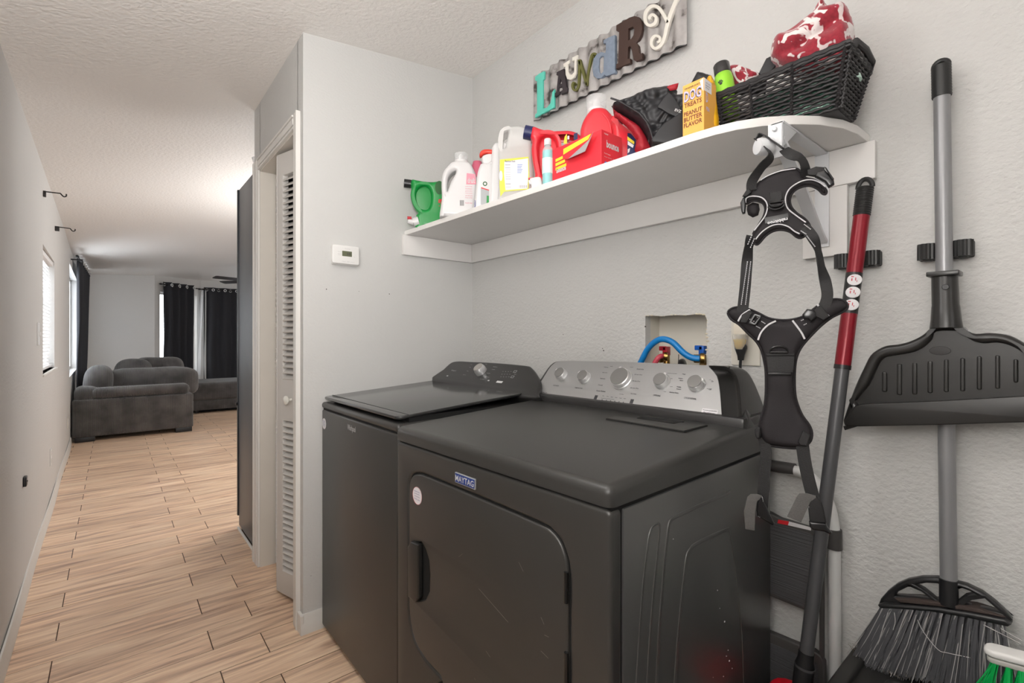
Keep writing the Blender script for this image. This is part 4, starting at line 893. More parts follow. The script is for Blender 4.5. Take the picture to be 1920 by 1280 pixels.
# lime spray can
a, b2 = onX(1372, 232, 1.215), onX(1352, 121, 1.215); ax = (b2 - a).normalized(); L = (b2 - a).length
g = thing('spray_can', 'lime green spray can with black cap leaning in the basket corner', 'spray can', a)
mk('can', LA([(.021, .012), (.0225, .016), (.0225, L - .045), (.021, L - .034), (.0195, L - .030)], a, ax, 32), limeb, g)
mk('cap', LA([(.0198, L - .030), (.0198, L - .003), (.018, L), (.001, L)], a, ax, 32), mat('cap_black', (.03, .028, .028), .22), g)
c = a + ax * (L - .062); nrm = (CAM - c); nrm = (nrm - ax * nrm.dot(ax)).normalized(); Fp = Frame(c + nrm * .0222, ax.cross(nrm), ax)
bm = bmesh.new()
for du, dv, ru, rv in ((-.008, 0, .0035, .003), (-.0125, .0045, .0014, .0018), (-.0095, .0068, .0014, .0020), (-.0062, .0066, .0014, .0020), (-.0036, .0038, .0013, .0017)):
    me = slab_mesh([circ(du, dv, ru, 12, rv)], Fp, .0035, top=.0012); bm.from_mesh(me); bpy.data.meshes.remove(me)
mk('paw_print', bm, inkm, g)
# patterned red fleece
def fleece():
    m = bpy.data.materials.new('fleece_red'); m.use_nodes = True; nt = m.node_tree; b = nt.nodes['Principled BSDF']; N = nt.nodes.new; L = nt.links.new
    tc = N('ShaderNodeTexCoord'); mp = N('ShaderNodeMapping'); mp.inputs['Rotation'].default_value = (.5, .2, .3); L(tc.outputs['Object'], mp.inputs[0])
    n = N('ShaderNodeTexNoise'); n.inputs['Scale'].default_value = 26; n.inputs['Detail'].default_value = 1.5; n.inputs['Distortion'].default_value = 1.5; L(mp.outputs[0], n.inputs['Vector'])
    c1 = N('ShaderNodeValToRGB'); c1.color_ramp.interpolation = 'LINEAR'; e = c1.color_ramp.elements; e[0].position = .575; e[0].color = (0, 0, 0, 1); e[1].position = .60; e[1].color = (1, 1, 1, 1); L(n.outputs[0], c1.inputs[0])
    wv = N('ShaderNodeTexWave'); wv.inputs['Scale'].default_value = 9; wv.inputs['Distortion'].default_value = 6; wv.inputs['Detail'].default_value = 2; wv.inputs['Detail Scale'].default_value = 3; L(mp.outputs[0], wv.inputs['Vector'])
    c2 = N('ShaderNodeValToRGB'); e = c2.color_ramp.elements; e[0].position = .90; e[0].color = (0, 0, 0, 1); e[1].position = .95; e[1].color = (.8, .8, .8, 1); L(wv.outputs[0], c2.inputs[0])
    mx = N('ShaderNodeMath'); mx.operation = 'MAXIMUM'; L(c1.outputs[0], mx.inputs[0]); L(c2.outputs[0], mx.inputs[1])
    n2 = N('ShaderNodeTexNoise'); n2.inputs['Scale'].default_value = 160; n2.inputs['Detail'].default_value = 2; L(tc.outputs['Object'], n2.inputs['Vector'])
    rr = N('ShaderNodeMix'); rr.data_type = 'RGBA'; rr.inputs[6].default_value = (*hexc(112, 20, 36), 1); rr.inputs[7].default_value = (*hexc(172, 46, 62), 1); L(n2.outputs[0], rr.inputs[0])
    m3 = N('ShaderNodeMix'); m3.data_type = 'RGBA'; L(mx.outputs[0], m3.inputs[0]); L(rr.outputs[2], m3.inputs[6]); m3.inputs[7].default_value = (*hexc(232, 222, 220), 1); L(m3.outputs[2], b.inputs['Base Color'])
    b.inputs['Roughness'].default_value = .85; b.inputs['Sheen Weight'].default_value = .4
    return m
flm = fleece()
F = Fat(1525, 1.200)
ol = [F.uv(1400 + x / 5.333, y / 5.333) for x, y in ((220, 440), (230, 360), (275, 290), (360, 240), (450, 190), (560, 100), (640, 40), (700, -60), (770, -110), (830, -40), (890, -40), (950, -80), (1020, -50), (1068, 50), (1092, 130), (1104, 230), (1088, 340), (1120, 410), (1152, 480), (1148, 560), (1120, 640), (900, 660), (600, 680), (480, 640), (350, 610), (280, 560), (225, 510))]
def bf(u, v): 
    w_ = .55 * u * 1 + .85 * v
    return .017 * (abs(math.sin(62 * w_ + 4 * noise.noise(Vector((u * 9, v * 9, 2))))) - .5) + .010 * noise.noise(Vector((u * 30, v * 30, 7)))
o = mk('fleece_blanket', pillow([(q.x, q.y) for q in smooth_pts([Vector((*p, 0)) for p in ol], 3)], F, .060, .035, .0042, bf, .028), flm, None, 70)
tag(o, 'red and white patterned fleece blanket bulging out of the wicker basket', 'blanket')
F = Fat(1392, 1.25)
ol = [F.uv(1260 + x / 8.535, 100 + y / 8.535) for x, y in ((880, 250), (890, 160), (960, 115), (1060, 108), (1160, 150), (1280, 195), (1410, 250), (1420, 320), (1300, 420), (1250, 520), (1020, 560), (960, 460))]
o = mk('fleece_cloth', pillow([(q.x, q.y) for q in smooth_pts([Vector((*p, 0)) for p in ol], 3)], F, .03, .015, .003, folds(160, 120, 30, .004), .025), flm, None, 70)
tag(o, 'small red and white fleece scrap between lime spray can and black straps', 'cloth')
F = Fat(1425, 1.215); g = thing('pet_coat', 'black pet garment with stiff strap ends poking out of the basket', 'garment', F.w(0, 1.74))
mk('cloth', pillow([F.uv(1260 + x / 8.535, 100 + y / 8.535) for x, y in ((1000, 500), (1060, 440), (1240, 430), (1330, 350), (1420, 300), (1520, 380), (1500, 600), (1000, 620))], F, .018, .01, .003, folds(150, 110, 40, .003), .015), jackm, g, 70)
for q in ([(120, 740), (195, 590), (240, 568), (310, 640), (260, 700), (180, 780)], [(330, 660), (438, 568), (475, 615), (450, 670), (370, 700)]):
    slab('strap_end', [F.uv(1400 + x / 5.333, y / 5.333) for x, y in q], F, .008, .002, jackm, g, top=.004)
p = onX(1601, 139, 1.262)
o = mk('pill_bottle', LA([(.011, -.02), (.011, .018), (.008, .02), (.001, .021)], p, (.2, .3, 1)), mat('bottle_mint', hexc(188, 216, 204), .4)); recenter(o, p); tag(o, 'pale mint bottle showing through the basket handle gap', 'bottle')
# ================================================================ VALVE BOX, HOSES, OUTLET
boxm = mat('valve_box_cream', (.70, .665, .59), .5); brass = mat('brass', hexc(176, 140, 84), .3, metal=1); blueh = mat('hose_blue', hexc(20, 124, 196), .4); pinkh = mat('hose_red', hexc(196, 72, 88), .45)
vb = thing('valve_box', 'cream recessed washer valve box in the ragged wall opening', 'utility box', (D + .03, .83, 1.1))
bm = BX(D + .085, D + .09, .730, .968, 1.03, 1.255)
for a in (.9625, .7345): box(bm, D + .003, D + .088, a, a + .005, 1.03, 1.255)
box(bm, D + .003, D + .088, .7345, .9675, 1.249, 1.255); box(bm, D + .003, D + .088, .7345, .9675, 1.03, 1.035)
mk('recess', bm, boxm, vb)
def P3(x, y, X): return onX(x, y, X)
for nm, px, mh, lab in (('hot', 1250, mat('valve_red', hexc(176, 36, 52), .35), 'red valve handle'), ('cold', 1318, mat('valve_blue', hexc(22, 84, 168), .35), 'blue valve handle')):
    c = P3(px, 672, D + .012)
    b = mk('valve', CY(c + Vector((0, 0, -.05)), c + Vector((0, 0, .012)), .011, .010, 16), brass, vb)
    mk('valve_nut', LA([(.015, 0), (.015, .010), (.012, .013)], c + Vector((-.020, .016, 0)), (.7, -.6, 0), 6), brass, b)
    h = mk('valve_handle', BX(c.x - .012, c.x + .010, c.y - .009, c.y + .009, c.z + .010, c.z + .040, .003), mh, b, label=lab)
    mk('valve_lever', BX(c.x - .012, c.x - .004, c.y - .004, c.y + .022, c.z + .026, c.z + .041, .002), mh, b)
def hose(name, pts, r, m, lab, cat, ends=None):
    o = thing(name, lab, cat, pts[0]); mk('hose', TB(smooth_pts([Vector(p) for p in pts], 6, False), r, 14), m, o)
    if ends is not None: mk('coupling', LA([(r * 1.5, 0), (r * 1.75, .004), (r * 1.75, .012), (r * 1.3, .014)], ends[0], ends[1], 18), brass, o)
    return o
e = P3(1312, 672, D - .012)
hose('supply_hose', [P3(1180, 735, D - .035), P3(1192, 700, D - .035), P3(1203, 676, D - .035), P3(1217, 651, D - .035), P3(1238, 636, D - .035), P3(1260, 641, D - .032), P3(1280, 660, D - .028), P3(1296, 670, D - .022), e], .0098, blueh, 'bright blue supply hose arching into the valve box behind the dryer', 'hose', (e, (.6, -.8, 0)))
e = P3(1244, 668, D - .004)
hose('supply_hose', [P3(1215, 715, D - .03), P3(1224, 690, D - .03), P3(1231, 675, D - .026), P3(1238, 668, D - .018), e], .0085, pinkh, 'short faded red supply hose on the red valve', 'hose', (e, (.6, -.8, 0)))
o = hose('drain_hose', [P3(1278, 730, D - .03), P3(1278, 690, D - .02), P3(1279, 679, D + .01), P3(1282, 690, D + .04)], .012, blackp, 'black drain hose end poking up between the two valves', 'hose')
mk('cable_tie', TB([P3(1272, 684, D - .03), P3(1272.5, 664, D - .03)], .0012, 6), blackp, o)
FO = FX(D); g = thing('wall_outlet', 'white wall outlet plate behind the dog harness with a black plug', 'outlet', (D - .003, .60, 1.15))
a, b = FO.off(.005).uv(1371, 684), FO.off(.005).uv(1425, 600)
slab('plate', rrect(a[0], a[1], b[0], b[1], .004), FO, .006, .002, mat('plate_almond', (.66, .63, .56), .4), g, top=.006)
c = P3(1389, 662, D - .030)
pg = mk('plug', LA([(.008, 0), (.010, .014), (.017, .034), (.017, .040), (.014, .046)], c + Vector((0, 0, -.020)), (0, 0, 1), 16, .8), blackp, g)
mk('cord', TB(smooth_pts([c + Vector((0, 0, -.018)), P3(1388, 685, D - .030), P3(1388, 705, D - .028), P3(1392, 740, D - .03)], 5, False), .0040, 10), blackp, g)
g = thing('air_freshener', 'plug in air freshener with amber oil in clear glass, beside the harness', 'air freshener', (D - .03, .62, 1.18))
c = P3(1387, 644, D - .034)
mk('body', BX(c.x - .004, D - .006, c.y - .018, c.y + .018, c.z + .022, c.z + .058, .006), mat('freshener_cream', (.74, .68, .58), .4), g)
mk('glass', LA([(.012, -.016), (.015, -.008), (.019, .016), (.020, .026), (.017, .028)], c, (0, 0, 1), 24), mat('glass_clear', (.9, .9, .86), .04, alpha=.3, coat=.5), g)
mk('oil', LA([(.0105, -.0145), (.0135, -.008), (.0165, .012), (.0165, .0125)], c, (0, 0, 1), 24), mat('amber_oil', hexc(206, 166, 40), .1, alpha=.9), g)
# ================================================================ DOG HARNESS
F = Fat(1475, 1.075); har = mat('harness_cloth', hexc(32, 28, 31), .75, bump=(500, .3, .0008), vary=(30, .15)); pipe = mat('reflective_piping', (.60, .59, .61), .4)
webm = mat('webbing_black', hexc(30, 29, 30), .6, bump=(300, .6, .0015, (1, 1, 3))); weblt = mat('webbing_grey', hexc(92, 90, 88), .6, bump=(260, .7, .002, (1, 1, 5))); buck = mat('buckle_black', (.012, .012, .013), .22)
g = thing('dog_harness', 'black dog harness with white piping hanging from the shelf bracket cup', 'harness', F.w(0, 1.5))
Z2 = dict(sc=4.923, ox=1380, oy=220); Z6 = dict(sc=4, ox=1340, oy=540); Z3 = dict(sc=5.333, ox=1380, oy=900)
def sm(pts, n=3): return [(q.x, q.y) for q in smooth_pts([Vector((*p, 0)) for p in pts], n)]
yo = sm(F.P([(150, 660), (215, 590), (300, 530), (420, 485), (545, 462), (600, 495), (640, 548), (705, 562), (765, 590), (815, 640), (838, 672), (830, 700), (800, 695), (760, 655), (700, 627), (635, 627), (560, 655), (512, 705), (498, 765), (515, 825), (565, 880), (625, 920), (668, 965), (685, 1010), (660, 1070), (600, 1108), (555, 1095), (500, 1052), (420, 1032), (340, 1046), (270, 1092), (212, 1158), (180, 1168), (150, 1130), (160, 1060), (210, 980), (252, 910), (268, 845), (255, 795), (215, 770), (150, 765), (100, 790), (84, 760), (100, 705)], **Z2))
mk('yoke', pillow(yo, F, .010, .006, .0030, folds(60, 40, 20, .0012), .014), har, g, 60)
mk('strap_lobe', pillow(F.P([(x, y) for x, y in ((100, 790), (150, 762), (205, 775), (216, 830), (200, 885), (150, 906), (105, 880), (92, 830))], **Z2), F, .008, .004, .003, None, .01, top=-.012), har, g, 60)
bo = sm(F.P([(95, 180), (130, 148), (190, 140), (260, 157), (330, 187), (400, 222), (480, 237), (560, 236), (640, 220), (700, 190), (760, 142), (830, 97), (900, 80), (960, 86), (995, 112), (998, 150), (950, 185), (880, 220), (800, 282), (720, 362), (660, 432), (627, 490), (608, 560), (600, 680), (605, 800), (625, 880), (660, 960), (710, 1030), (732, 1090), (722, 1150), (680, 1190), (620, 1207), (520, 1202), (420, 1187), (370, 1160), (338, 1110), (330, 1050), (346, 980), (370, 900), (382, 800), (382, 640), (372, 560), (350, 470), (310, 400), (240, 332), (180, 272), (120, 232)], **Z6))
mk('chest_panel', pillow(bo, F, .013, .006, .0036, folds(40, 60, 14, .0016), .016), har, g, 60)
bm = bmesh.new(); P = [F.w(u, v, -.010) for u, v in bo]; tube(bm, P + [P[0]], .0026, 6, cap=False); P = [F.w(u, v, -.007) for u, v in yo]; tube(bm, P + [P[0]], .0024, 6, cap=False); mk('binding', bm, har, g)
def line(pts, Z, wd=.0026, m=pipe, name='reflective_line', top=.002, th=.003):
    slab(name, stroke(F.P(pts, **Z), wd, 5), F, th, .0008, m, g, top=top, res=1)
line([(225, 578), (300, 533), (420, 490), (550, 470)], Z2, top=-.0005)
line([(826, 642), (770, 600), (690, 576), (600, 592), (505, 650), (462, 720), (458, 790), (485, 850), (560, 910), (645, 970)], Z2)
line([(88, 790), (97, 745), (150, 728), (230, 738), (278, 780), (290, 840), (268, 910), (222, 975), (168, 1045)], Z2)
line([(182, 1125), (240, 1058), (320, 1004), (400, 988), (480, 1008), (540, 1052), (588, 1076)], Z2)
line([(176, 250), (205, 202), (265, 162)], Z6, .0036); line([(325, 390), (350, 330), (400, 277), (460, 246)], Z6, .0036); line([(583, 242), (620, 290), (655, 340), (675, 382)], Z6, .0036); line([(770, 122), (810, 170), (857, 212)], Z6, .0036)
slab('label_patch', F.P([(262, 928), (480, 885), (487, 940), (270, 985)], **Z2), F, .002, .0006, blackp, g, top=.004)
q0 = F.uv(1380 + 472 / 4.923, 220 + 905 / 4.923)
textm('label_lettering', [('rabbitgoo', q0[0], q0[1] - .003, q0[0] + .037, q0[1] + .006, math.pi + math.radians(8.5))], F, pipe, g, .0045, .03)
def dring(x, y, Z, r, m=buck, flip=1):
    u, v = F.uv(Z['ox'] + x / Z['sc'], Z['oy'] + y / Z['sc']); pts = [F.w(u + r * math.cos(a), v + flip * r * .75 * math.sin(a), .008 + .004 * abs(math.sin(a))) for a in [math.pi * k / 14 for k in range(15)]]
    mk('d_ring', TB(pts + [pts[0]], .0022, 8), m, g)
dring(372, 790, Z2, .0135, flip=-1); dring(372, 815, Z2, .0145, flip=-1); dring(482, 480, Z6, .0165)
slab('ring_tab', F.P([(310, 700), (425, 690), (428, 760), (400, 790), (320, 780)], **Z2), F, .003, .001, webm, g, top=.008)
slab('ring_tab', F.P([(385, 490), (600, 486), (598, 505), (388, 508)], **Z6), F, .003, .001, webm, g, top=.006)
slab('mesh_pocket', F.P([(388, 510), (600, 508), (590, 630), (400, 632)], **Z6), F, .003, .001, weblt if False else webm, g, top=.0045)
slab('pocket_seam', F.P([(400, 632), (575, 632), (572, 652), (402, 652)], **Z6), F, .003, .001, buck, g, top=.006)
# shoulder straps
def wstrap(pts, Z, wd, n=0.0, m=webm, name='strap', nr=None):
    P = [F.w(*F.uv(Z['ox'] + x / Z['sc'], Z['oy'] + y / Z['sc']), k if isinstance(k, float) else n) for x, y, *r in pts for k in [r[0] if r else n]]
    bm = bmesh.new(); strap(bm, P, wd, .0022, nr or F.ez); mk(name, bm, m, g); return P
PX = dict(sc=1, ox=0, oy=0); ex, ez = F.ex, F.ez
wstrap([(1410, 442), (1404, 462), (1400, 500), (1397, 540), (1392, 585)], PX, .022, 0.0, nr=[ez, ez + ex * 1.2, ez, ez + ex * .3, ez])
wstrap([(1508, 425), (1524, 445), (1534, 470), (1540, 500), (1548, 530), (1551, 556), (1543, 580)], PX, .020, 0.0, nr=[ez, ez, ez + ex * 1.5, ez + ex * 1.2, ez, ez, ez])
bm = bmesh.new()
def dashes(a, b, n, Z, dx=0):
    A_, B_ = F.uv(Z['ox'] + a[0] / Z['sc'], Z['oy'] + a[1] / Z['sc']), F.uv(Z['ox'] + b[0] / Z['sc'], Z['oy'] + b[1] / Z['sc'])
    d = Vector((B_[0] - A_[0], B_[1] - A_[1], 0)); L = d.length; d.normalize(); nn = Vector((-d.y, d.x, 0))
    for k in range(n):
        c = Vector((*A_, 0)) + d * L * (k + .5) / n; h = d * L / n * .30; w_ = nn * .0008
        me = slab_mesh([[((c + s * h + t * w_).x, (c + s * h + t * w_).y) for s, t in ((-1, -1), (1, -1), (1, 1), (-1, 1))]], F, .002, top=.0075); bm.from_mesh(me); bpy.data.meshes.remove(me)
for a, b, n in (((1402, 490), (1390, 572), 22), ((1408, 490), (1398, 572), 22), ((1411, 440), (1402, 460), 5), ((1415, 447), (1407, 466), 5)): dashes(a, b, n, PX)
for a, b, n in (((625, 990), (690, 1040), 6), ((595, 1050), (650, 1085), 6), ((650, 1095), (730, 1200), 12)): dashes(a, b, n, Z2)
for a, b, n in (((350, 248), (382, 268), 4), ((310, 284), (345, 302), 4), ((300, 205), (335, 225), 4), ((262, 232), (300, 252), 4), ((645, 245), (668, 235), 3), ((665, 278), (690, 265), 3), ((668, 200), (712, 170), 6), ((690, 225), (745, 210), 6)): dashes(a, b, n, Z6)
for a, b, n in (((812, 225), (818, 285), 7), ((750, 300), (775, 392), 9), ((835, 305), (858, 400), 9), ((262, 155), (270, 205), 6), ((240, 200), (232, 262), 7), ((725, 250), (735, 275), 3), ((775, 452), (800, 468), 2), ((858, 462), (882, 478), 2), ((222, 345), (245, 360), 2), ((285, 295), (298, 312), 2)): dashes(a, b, n, Z3)
mk('reflective_stitching', bm, pipe, g)
# hanging loop over the rod cup
cupc = Vector((1.074, YB + .018, 1.602))
A1 = F.w(*F.uv(1409, 356), 0.0); A2 = F.w(*F.uv(1511, 330), 0.0)
bm = bmesh.new(); strap(bm, [A1, F.w(*F.uv(1411, 340), .004), F.w(*F.uv(1428, 316), .008), F.w(*F.uv(1446, 292), .006), cupc + Vector((-.0, .012, .0)), ], .020, .0022, [ez, ez + ex * .4, ez + ex * 1.4, ez + ex * 2, Vector((0, 0, 1))]); mk('hanging_strap', bm, webm, g)
bm = bmesh.new(); strap(bm, [F.w(*F.uv(1470, 281), .004), F.w(*F.uv(1482, 292), .010), F.w(*F.uv(1500, 300), .012), F.w(*F.uv(1508, 312), .012), A2], .020, .0022, [Vector((0, 0, 1)) + ez, ez, ez + ex, ez + ex, ez]); mk('hanging_strap', bm, webm, g)
bm = bmesh.new(); strap(bm, [cupc + Vector((0, .012, 0)), cupc + Vector((0, 0, .006)), F.w(*F.uv(1470, 281), .004)], .018, .0022, Vector((0, 0, 1))); mk('hanging_strap', bm, webm, g)
# side release buckles
def rblock(pts, Z, th, bev, top, m=buck, name='buckle'): slab(name, F.P(pts, **Z), F, th, bev, m, g, top=top)
rblock([(655, 500), (735, 468), (815, 475), (815, 530), (720, 555), (660, 545)], Z2, .010, .002, .012, webm, 'strap_fold')
rblock([(745, 520), (815, 495), (900, 590), (905, 630), (855, 662), (815, 610), (725, 560)], Z2, .014, .004, .014)
rblock([(812, 478), (830, 488), (900, 590), (880, 600)], Z2, .006, .002, .018)
rblock([(40, 790), (65, 740), (85, 735), (92, 800), (85, 885), (60, 892), (50, 870)], Z2, .012, .003, .004)
rblock([(60, 735), (100, 675), (130, 665), (145, 700), (95, 740)], Z2, .008, .002, .008, webm, 'strap_fold')
slab('slide_buckle', [F.P([(262, 245), (300, 190), (352, 205), (350, 225), (310, 285), (255, 268)], **Z6), F.P([(284, 250), (308, 212), (332, 220), (300, 262)], **Z6)], F, .006, .0018, buck, g, top=.010)
rblock([(205, 200), (262, 165), (285, 185), (240, 262), (195, 255)], Z6, .004, .001, .006, webm, 'strap_fold')
rblock([(655, 200), (690, 158), (745, 165), (765, 215), (720, 260), (700, 235), (668, 235)], Z6, .014, .004, .016, buck, 'slide_buckle')
rblock([(735, 170), (790, 125), (860, 212), (815, 240), (765, 215)], Z6, .004, .001, .006, webm, 'strap_fold')
# lower straps and tails
rblock([(300, 1060), (320, 1040), (345, 1045), (345, 1125), (320, 1130), (303, 1110)], Z6, .008, .003, .004, webm, 'strap_fold')
rblock([(660, 1065), (718, 1100), (690, 1180), (640, 1175), (625, 1150)], Z6, .006, .002, .006, webm, 'strap_fold')
wstrap([(1432, 822), (1436, 850), (1433, 890), (1430, 935), (1428, 962)], PX, .0215, -.008, nr=ez)
wstrap([(1503, 822), (1508, 860), (1515, 895), (1524, 930), (1530, 948)], PX, .0235, -.004, nr=ez)
slab('strap_tail', F.P([(95, 480), (80, 300), (115, 160), (150, 130), (215, 132), (262, 150), (255, 175), (215, 200), (195, 300), (190, 495)], **Z3), F, .003, .001, weblt, g, top=.006, smooth=0)
slab('strap_tail', F.P([(510, 352), (560, 250), (600, 165), (635, 122), (700, 120), (795, 145), (800, 165), (745, 205), (700, 300), (650, 408)], **Z3), F, .003, .001, weblt, g, top=.008)
rblock([(215, 210), (255, 150), (275, 160), (285, 215), (330, 320), (385, 430), (370, 445), (290, 395), (210, 350), (205, 290)], Z3, .012, .004, .008)
rblock([(735, 210), (775, 165), (810, 155), (850, 205), (870, 260), (905, 415), (735, 410), (720, 260)], Z3, .010, .003, .008, webm, 'strap_fold')
rblock([(728, 400), (745, 395), (895, 415), (910, 450), (955, 510), (940, 525), (880, 495), (765, 478), (735, 450)], Z3, .014, .004, .014)
# ================================================================ WALL MARKS AND CLIPS, MOP, BROOM, DUSTPAN
rubm = mat('rubber_black', (.016, .016, .016), .45); mopr = mat('mop_red', hexc(132, 18, 36), .32, metal=.2); polg = mat('pole_grey', hexc(88, 88, 90), .38, metal=.35); pols = mat('pole_silver', hexc(140, 140, 142), .36, metal=.35)
def clip(x, y, gap, lab):
    c = P3(x, y, D - .028); o = thing('tool_clip', lab, 'clip', (D, c.y, c.z), group=None)
    mk('clip_base', BX(D - .012, D - .001, c.y - .045, c.y + .045, c.z - .018, c.z + .018, .004), blackp, o)
    for s in (-1, 1):
        bm = bmesh.new(); yy = c.y + s * gap; prof = []
        n = 30; r0 = []; r1 = []
        for z, RR in ((-.017, r0), (.017, r1)):
            for k in range(n): 
                a = 2 * math.pi * k / n; r = .0145 if k % 3 == 0 else .0165; RR.append(bm.verts.new((c.x + r * math.cos(a), yy + r * math.sin(a), c.z + z)))
        for k in range(n): bm.faces.new((r0[k], r0[(k + 1) % n], r1[(k + 1) % n], r1[k]))
        bm.faces.new(r0[::-1]); bm.faces.new(r1); mk('roller', bm, rubm, o, 20)
        mk('roller_arm', BX(c.x - .004, D - .010, yy - .007, yy + .007, c.z - .020, c.z - .010, .002), blackp, o)
clip(1606, 487, .030, 'black spring clip with ribbed rollers gripping the red mop handle')
clip(1771, 469, .029, 'black spring clip with ribbed rollers gripping the silver broom pole')
A_, B_ = P3(1622, 352, 1.340), P3(1511, 1232, 1.215)
def at(x, y, A, B):   # point on the pole seen at photo row y
    lo, hi = 0, 1
    for _ in range(30):
        m_ = (lo + hi) / 2; p = A.lerp(B, m_); yy = HY - (p.z - CAMH) * FPX / (p.x * SA + p.y * CA)
        if yy < y: lo = m_
        else: hi = m_
    return A.lerp(B, lo)
g = thing('spray_mop', 'red and grey pole mop with black grip held by the wall clip', 'mop', B_)
ax = (B_ - A_).normalized()
bm = bmesh.new(); q = at(0, 405, A_, B_); n = 26
tube(bm, [A_ + (q - A_) * (k / n) for k in range(n + 1)], [.0165 + (.0012 if k % 2 else 0) for k in range(n + 1)], 18); mk('grip', bm, rubm, g)
top = [A_ + Vector((0, .014 * math.cos(a), .020 * math.sin(a))) for a in [math.pi * k / 10 for k in range(11)]]
mk('hang_loop', TB(top, .0055, 8), rubm, g)
mk('upper_tube', TB([at(0, 404, A_, B_), at(0, 690, A_, B_)], .0162, 20), mopr, g, label='red upper tube')
mk('lower_tube', TB([at(0, 688, A_, B_), B_], .0142, 20), polg, g, label='grey lower tube')
mk('tube_collar', TB([at(0, 684, A_, B_), at(0, 692, A_, B_)], .0170, 20), blackp, g)
mk('band', TB([at(0, 512, A_, B_), at(0, 588, A_, B_)], .01655, 20), mat('band_black', (.02, .02, .02), .4), g, label='black instruction band')
nrm = (CAM - at(0, 550, A_, B_)); nrm = (nrm - ax * nrm.dot(ax)).normalized()
for y in (527, 550, 573):
    c = at(0, y, A_, B_) + nrm * .0160; Fk = Frame(c, (-ax).cross(nrm), -ax); s = slab('instruction_sticker', circ(.002, 0, .0142, 20, .0128), Fk, .004, .0005, stickm, g, top=.0025)
    bm = bmesh.new()
    for a, b, w_, h in ((-.005, .006, .005, .002), (-.004, -.003, .002, .006), (.003, -.002, .0016, .007), (.006, -.005, .0012, .004)):
        me = slab_mesh([[(a, b), (a + w_, b), (a + w_, b + h), (a, b + h)]], Fk, .0005, top=.0031); bm.from_mesh(me); bpy.data.meshes.remove(me)
    mk('sticker_print', bm, mat('print_red', (.5, .05, .06), .5), s)
mk('socket', TB([B_ + ax * -.012, B_ + ax * .004, B_ + ax * .020, B_ + ax * .075], [.0158, .0165, .0205, .0200], 20), blackp, g)
mk('socket_ring', TB([B_ + ax * .018, B_ + ax * .023], .0216, 20), polg, g)
hc = B_ + ax * .104; hc = Vector((hc.x - .005, hc.y + .006, hc.z))
Fm = Frame(hc, (0, -1, .12), (1, 0, .10)); tri = [(.088 * math.cos(a) * (1 if k % 2 == 0 else .78), .088 * math.sin(a) * (1 if k % 2 == 0 else .78)) for k, a in enumerate([math.pi * 2 * j / 6 + .3 for j in range(6)])]
slab('mop_plate', sm(tri, 4), Fm, .018, .006, mat('mop_plate_red', hexc(200, 24, 40), .35), g, top=0)
bm = bmesh.new(); random.seed(5)
for k in range(90):
    a = random.random() * 6.28; r = .080 * math.sqrt(random.random()); p = Fm.w(r * math.cos(a), r * math.sin(a), -.018)
    tube(bm, [p, p + Vector((math.cos(a) * .01, -math.sin(a) * .01, -.05)), p + Vector((math.cos(a) * .015, -math.sin(a) * .015, -.11))], [.004, .005, .004], 5)
mk('mop_strands', bm, mat('microfibre', (.7, .68, .66), .9), g)['kind'] = 'stuff'
# broom
A_, B_ = P3(1766, 182, 1.348), P3(1779, 1112, 1.338)
g = thing('broom', 'broom with silver pole and wide dark bristles standing against the textured wall', 'broom', B_)
mk('pole', TB([A_, B_], .0142, 22), pols, g)
gt = P3(1764.5, 124, 1.349); ax = (gt - A_).normalized()
bm = bmesh.new(); n = 22; tube(bm, [A_ + (gt - A_) * (k / n) for k in range(n + 1)], [.0160 + (.0009 if k % 2 else 0) for k in range(n + 1)], 18); mk('grip', bm, rubm, g)
mk('hang_loop', TB([gt + Vector((0, .012 * math.cos(a), .012 * math.sin(a))) for a in [math.pi * k / 10 for k in range(11)]], .0048, 8), rubm, g)
F = Frame((1.332, 0, 0), (0, -1, 0), (0, 0, 1)); ZR = dict(sc=5.333, ox=1560, oy=1060)
H = [[(640, 300), (660, 262), (760, 214), (812, 214), (900, 262), (985, 332), (850, 312)], [(838, 190), (950, 173), (1058, 180), (1086, 205), (1086, 350), (1050, 340), (985, 285), (910, 230)], [(1252, 245), (1300, 226), (1380, 255), (1448, 296), (1375, 306), (1310, 340), (1270, 372), (1252, 372)], [(1300, 378), (1360, 332), (1440, 320), (1525, 328), (1615, 405), (1690, 470), (1560, 432), (1400, 398)]]
arch = [(470, 375), (488, 330), (560, 250), (650, 182), (760, 136), (900, 112), (1050, 115), (1110, 130), (1240, 160), (1350, 190), (1500, 262), (1620, 350), (1720, 440), (1790, 520), (1805, 572), (1760, 582), (1400, 502), (1000, 432), (700, 410), (500, 405), (474, 395)]
slab('head_frame', [F.P(arch, **ZR)] + [F.P(h, **ZR) for h in H], F, .022, .006, blackp, g, top=.004, res=3)
slab('head_bar', F.P([(476, 372), (530, 352), (700, 362), (1100, 396), (1400, 442), (1740, 505), (1800, 562), (1765, 582), (1400, 502), (1000, 432), (700, 410), (500, 405)], **ZR), F, .046, .005, blackp, g, top=.018)
slab('head_top_dust', F.P([(640, 312), (860, 320), (1090, 352), (1250, 380), (1440, 402), (1740, 500), (1400, 440), (1100, 392), (700, 352)], **ZR), F, .036, .002, mat('dusty_plastic', hexc(64, 54, 50), .8), g, top=.012)
s0_ = P3(1779, 1134, 1.330); mk('socket', TB([P3(1778.5, 1086, 1.334), s0_], .0155, 22), blackp, g)
bm = bmesh.new(); random.seed(11)
T0 = F.P([(500, 400), (700, 408), (1000, 430), (1400, 500), (1770, 580)], **ZR); T1 = F.P([(230, 880), (430, 975), (800, 1075), (1300, 1160), (1900, 1260)], **ZR)
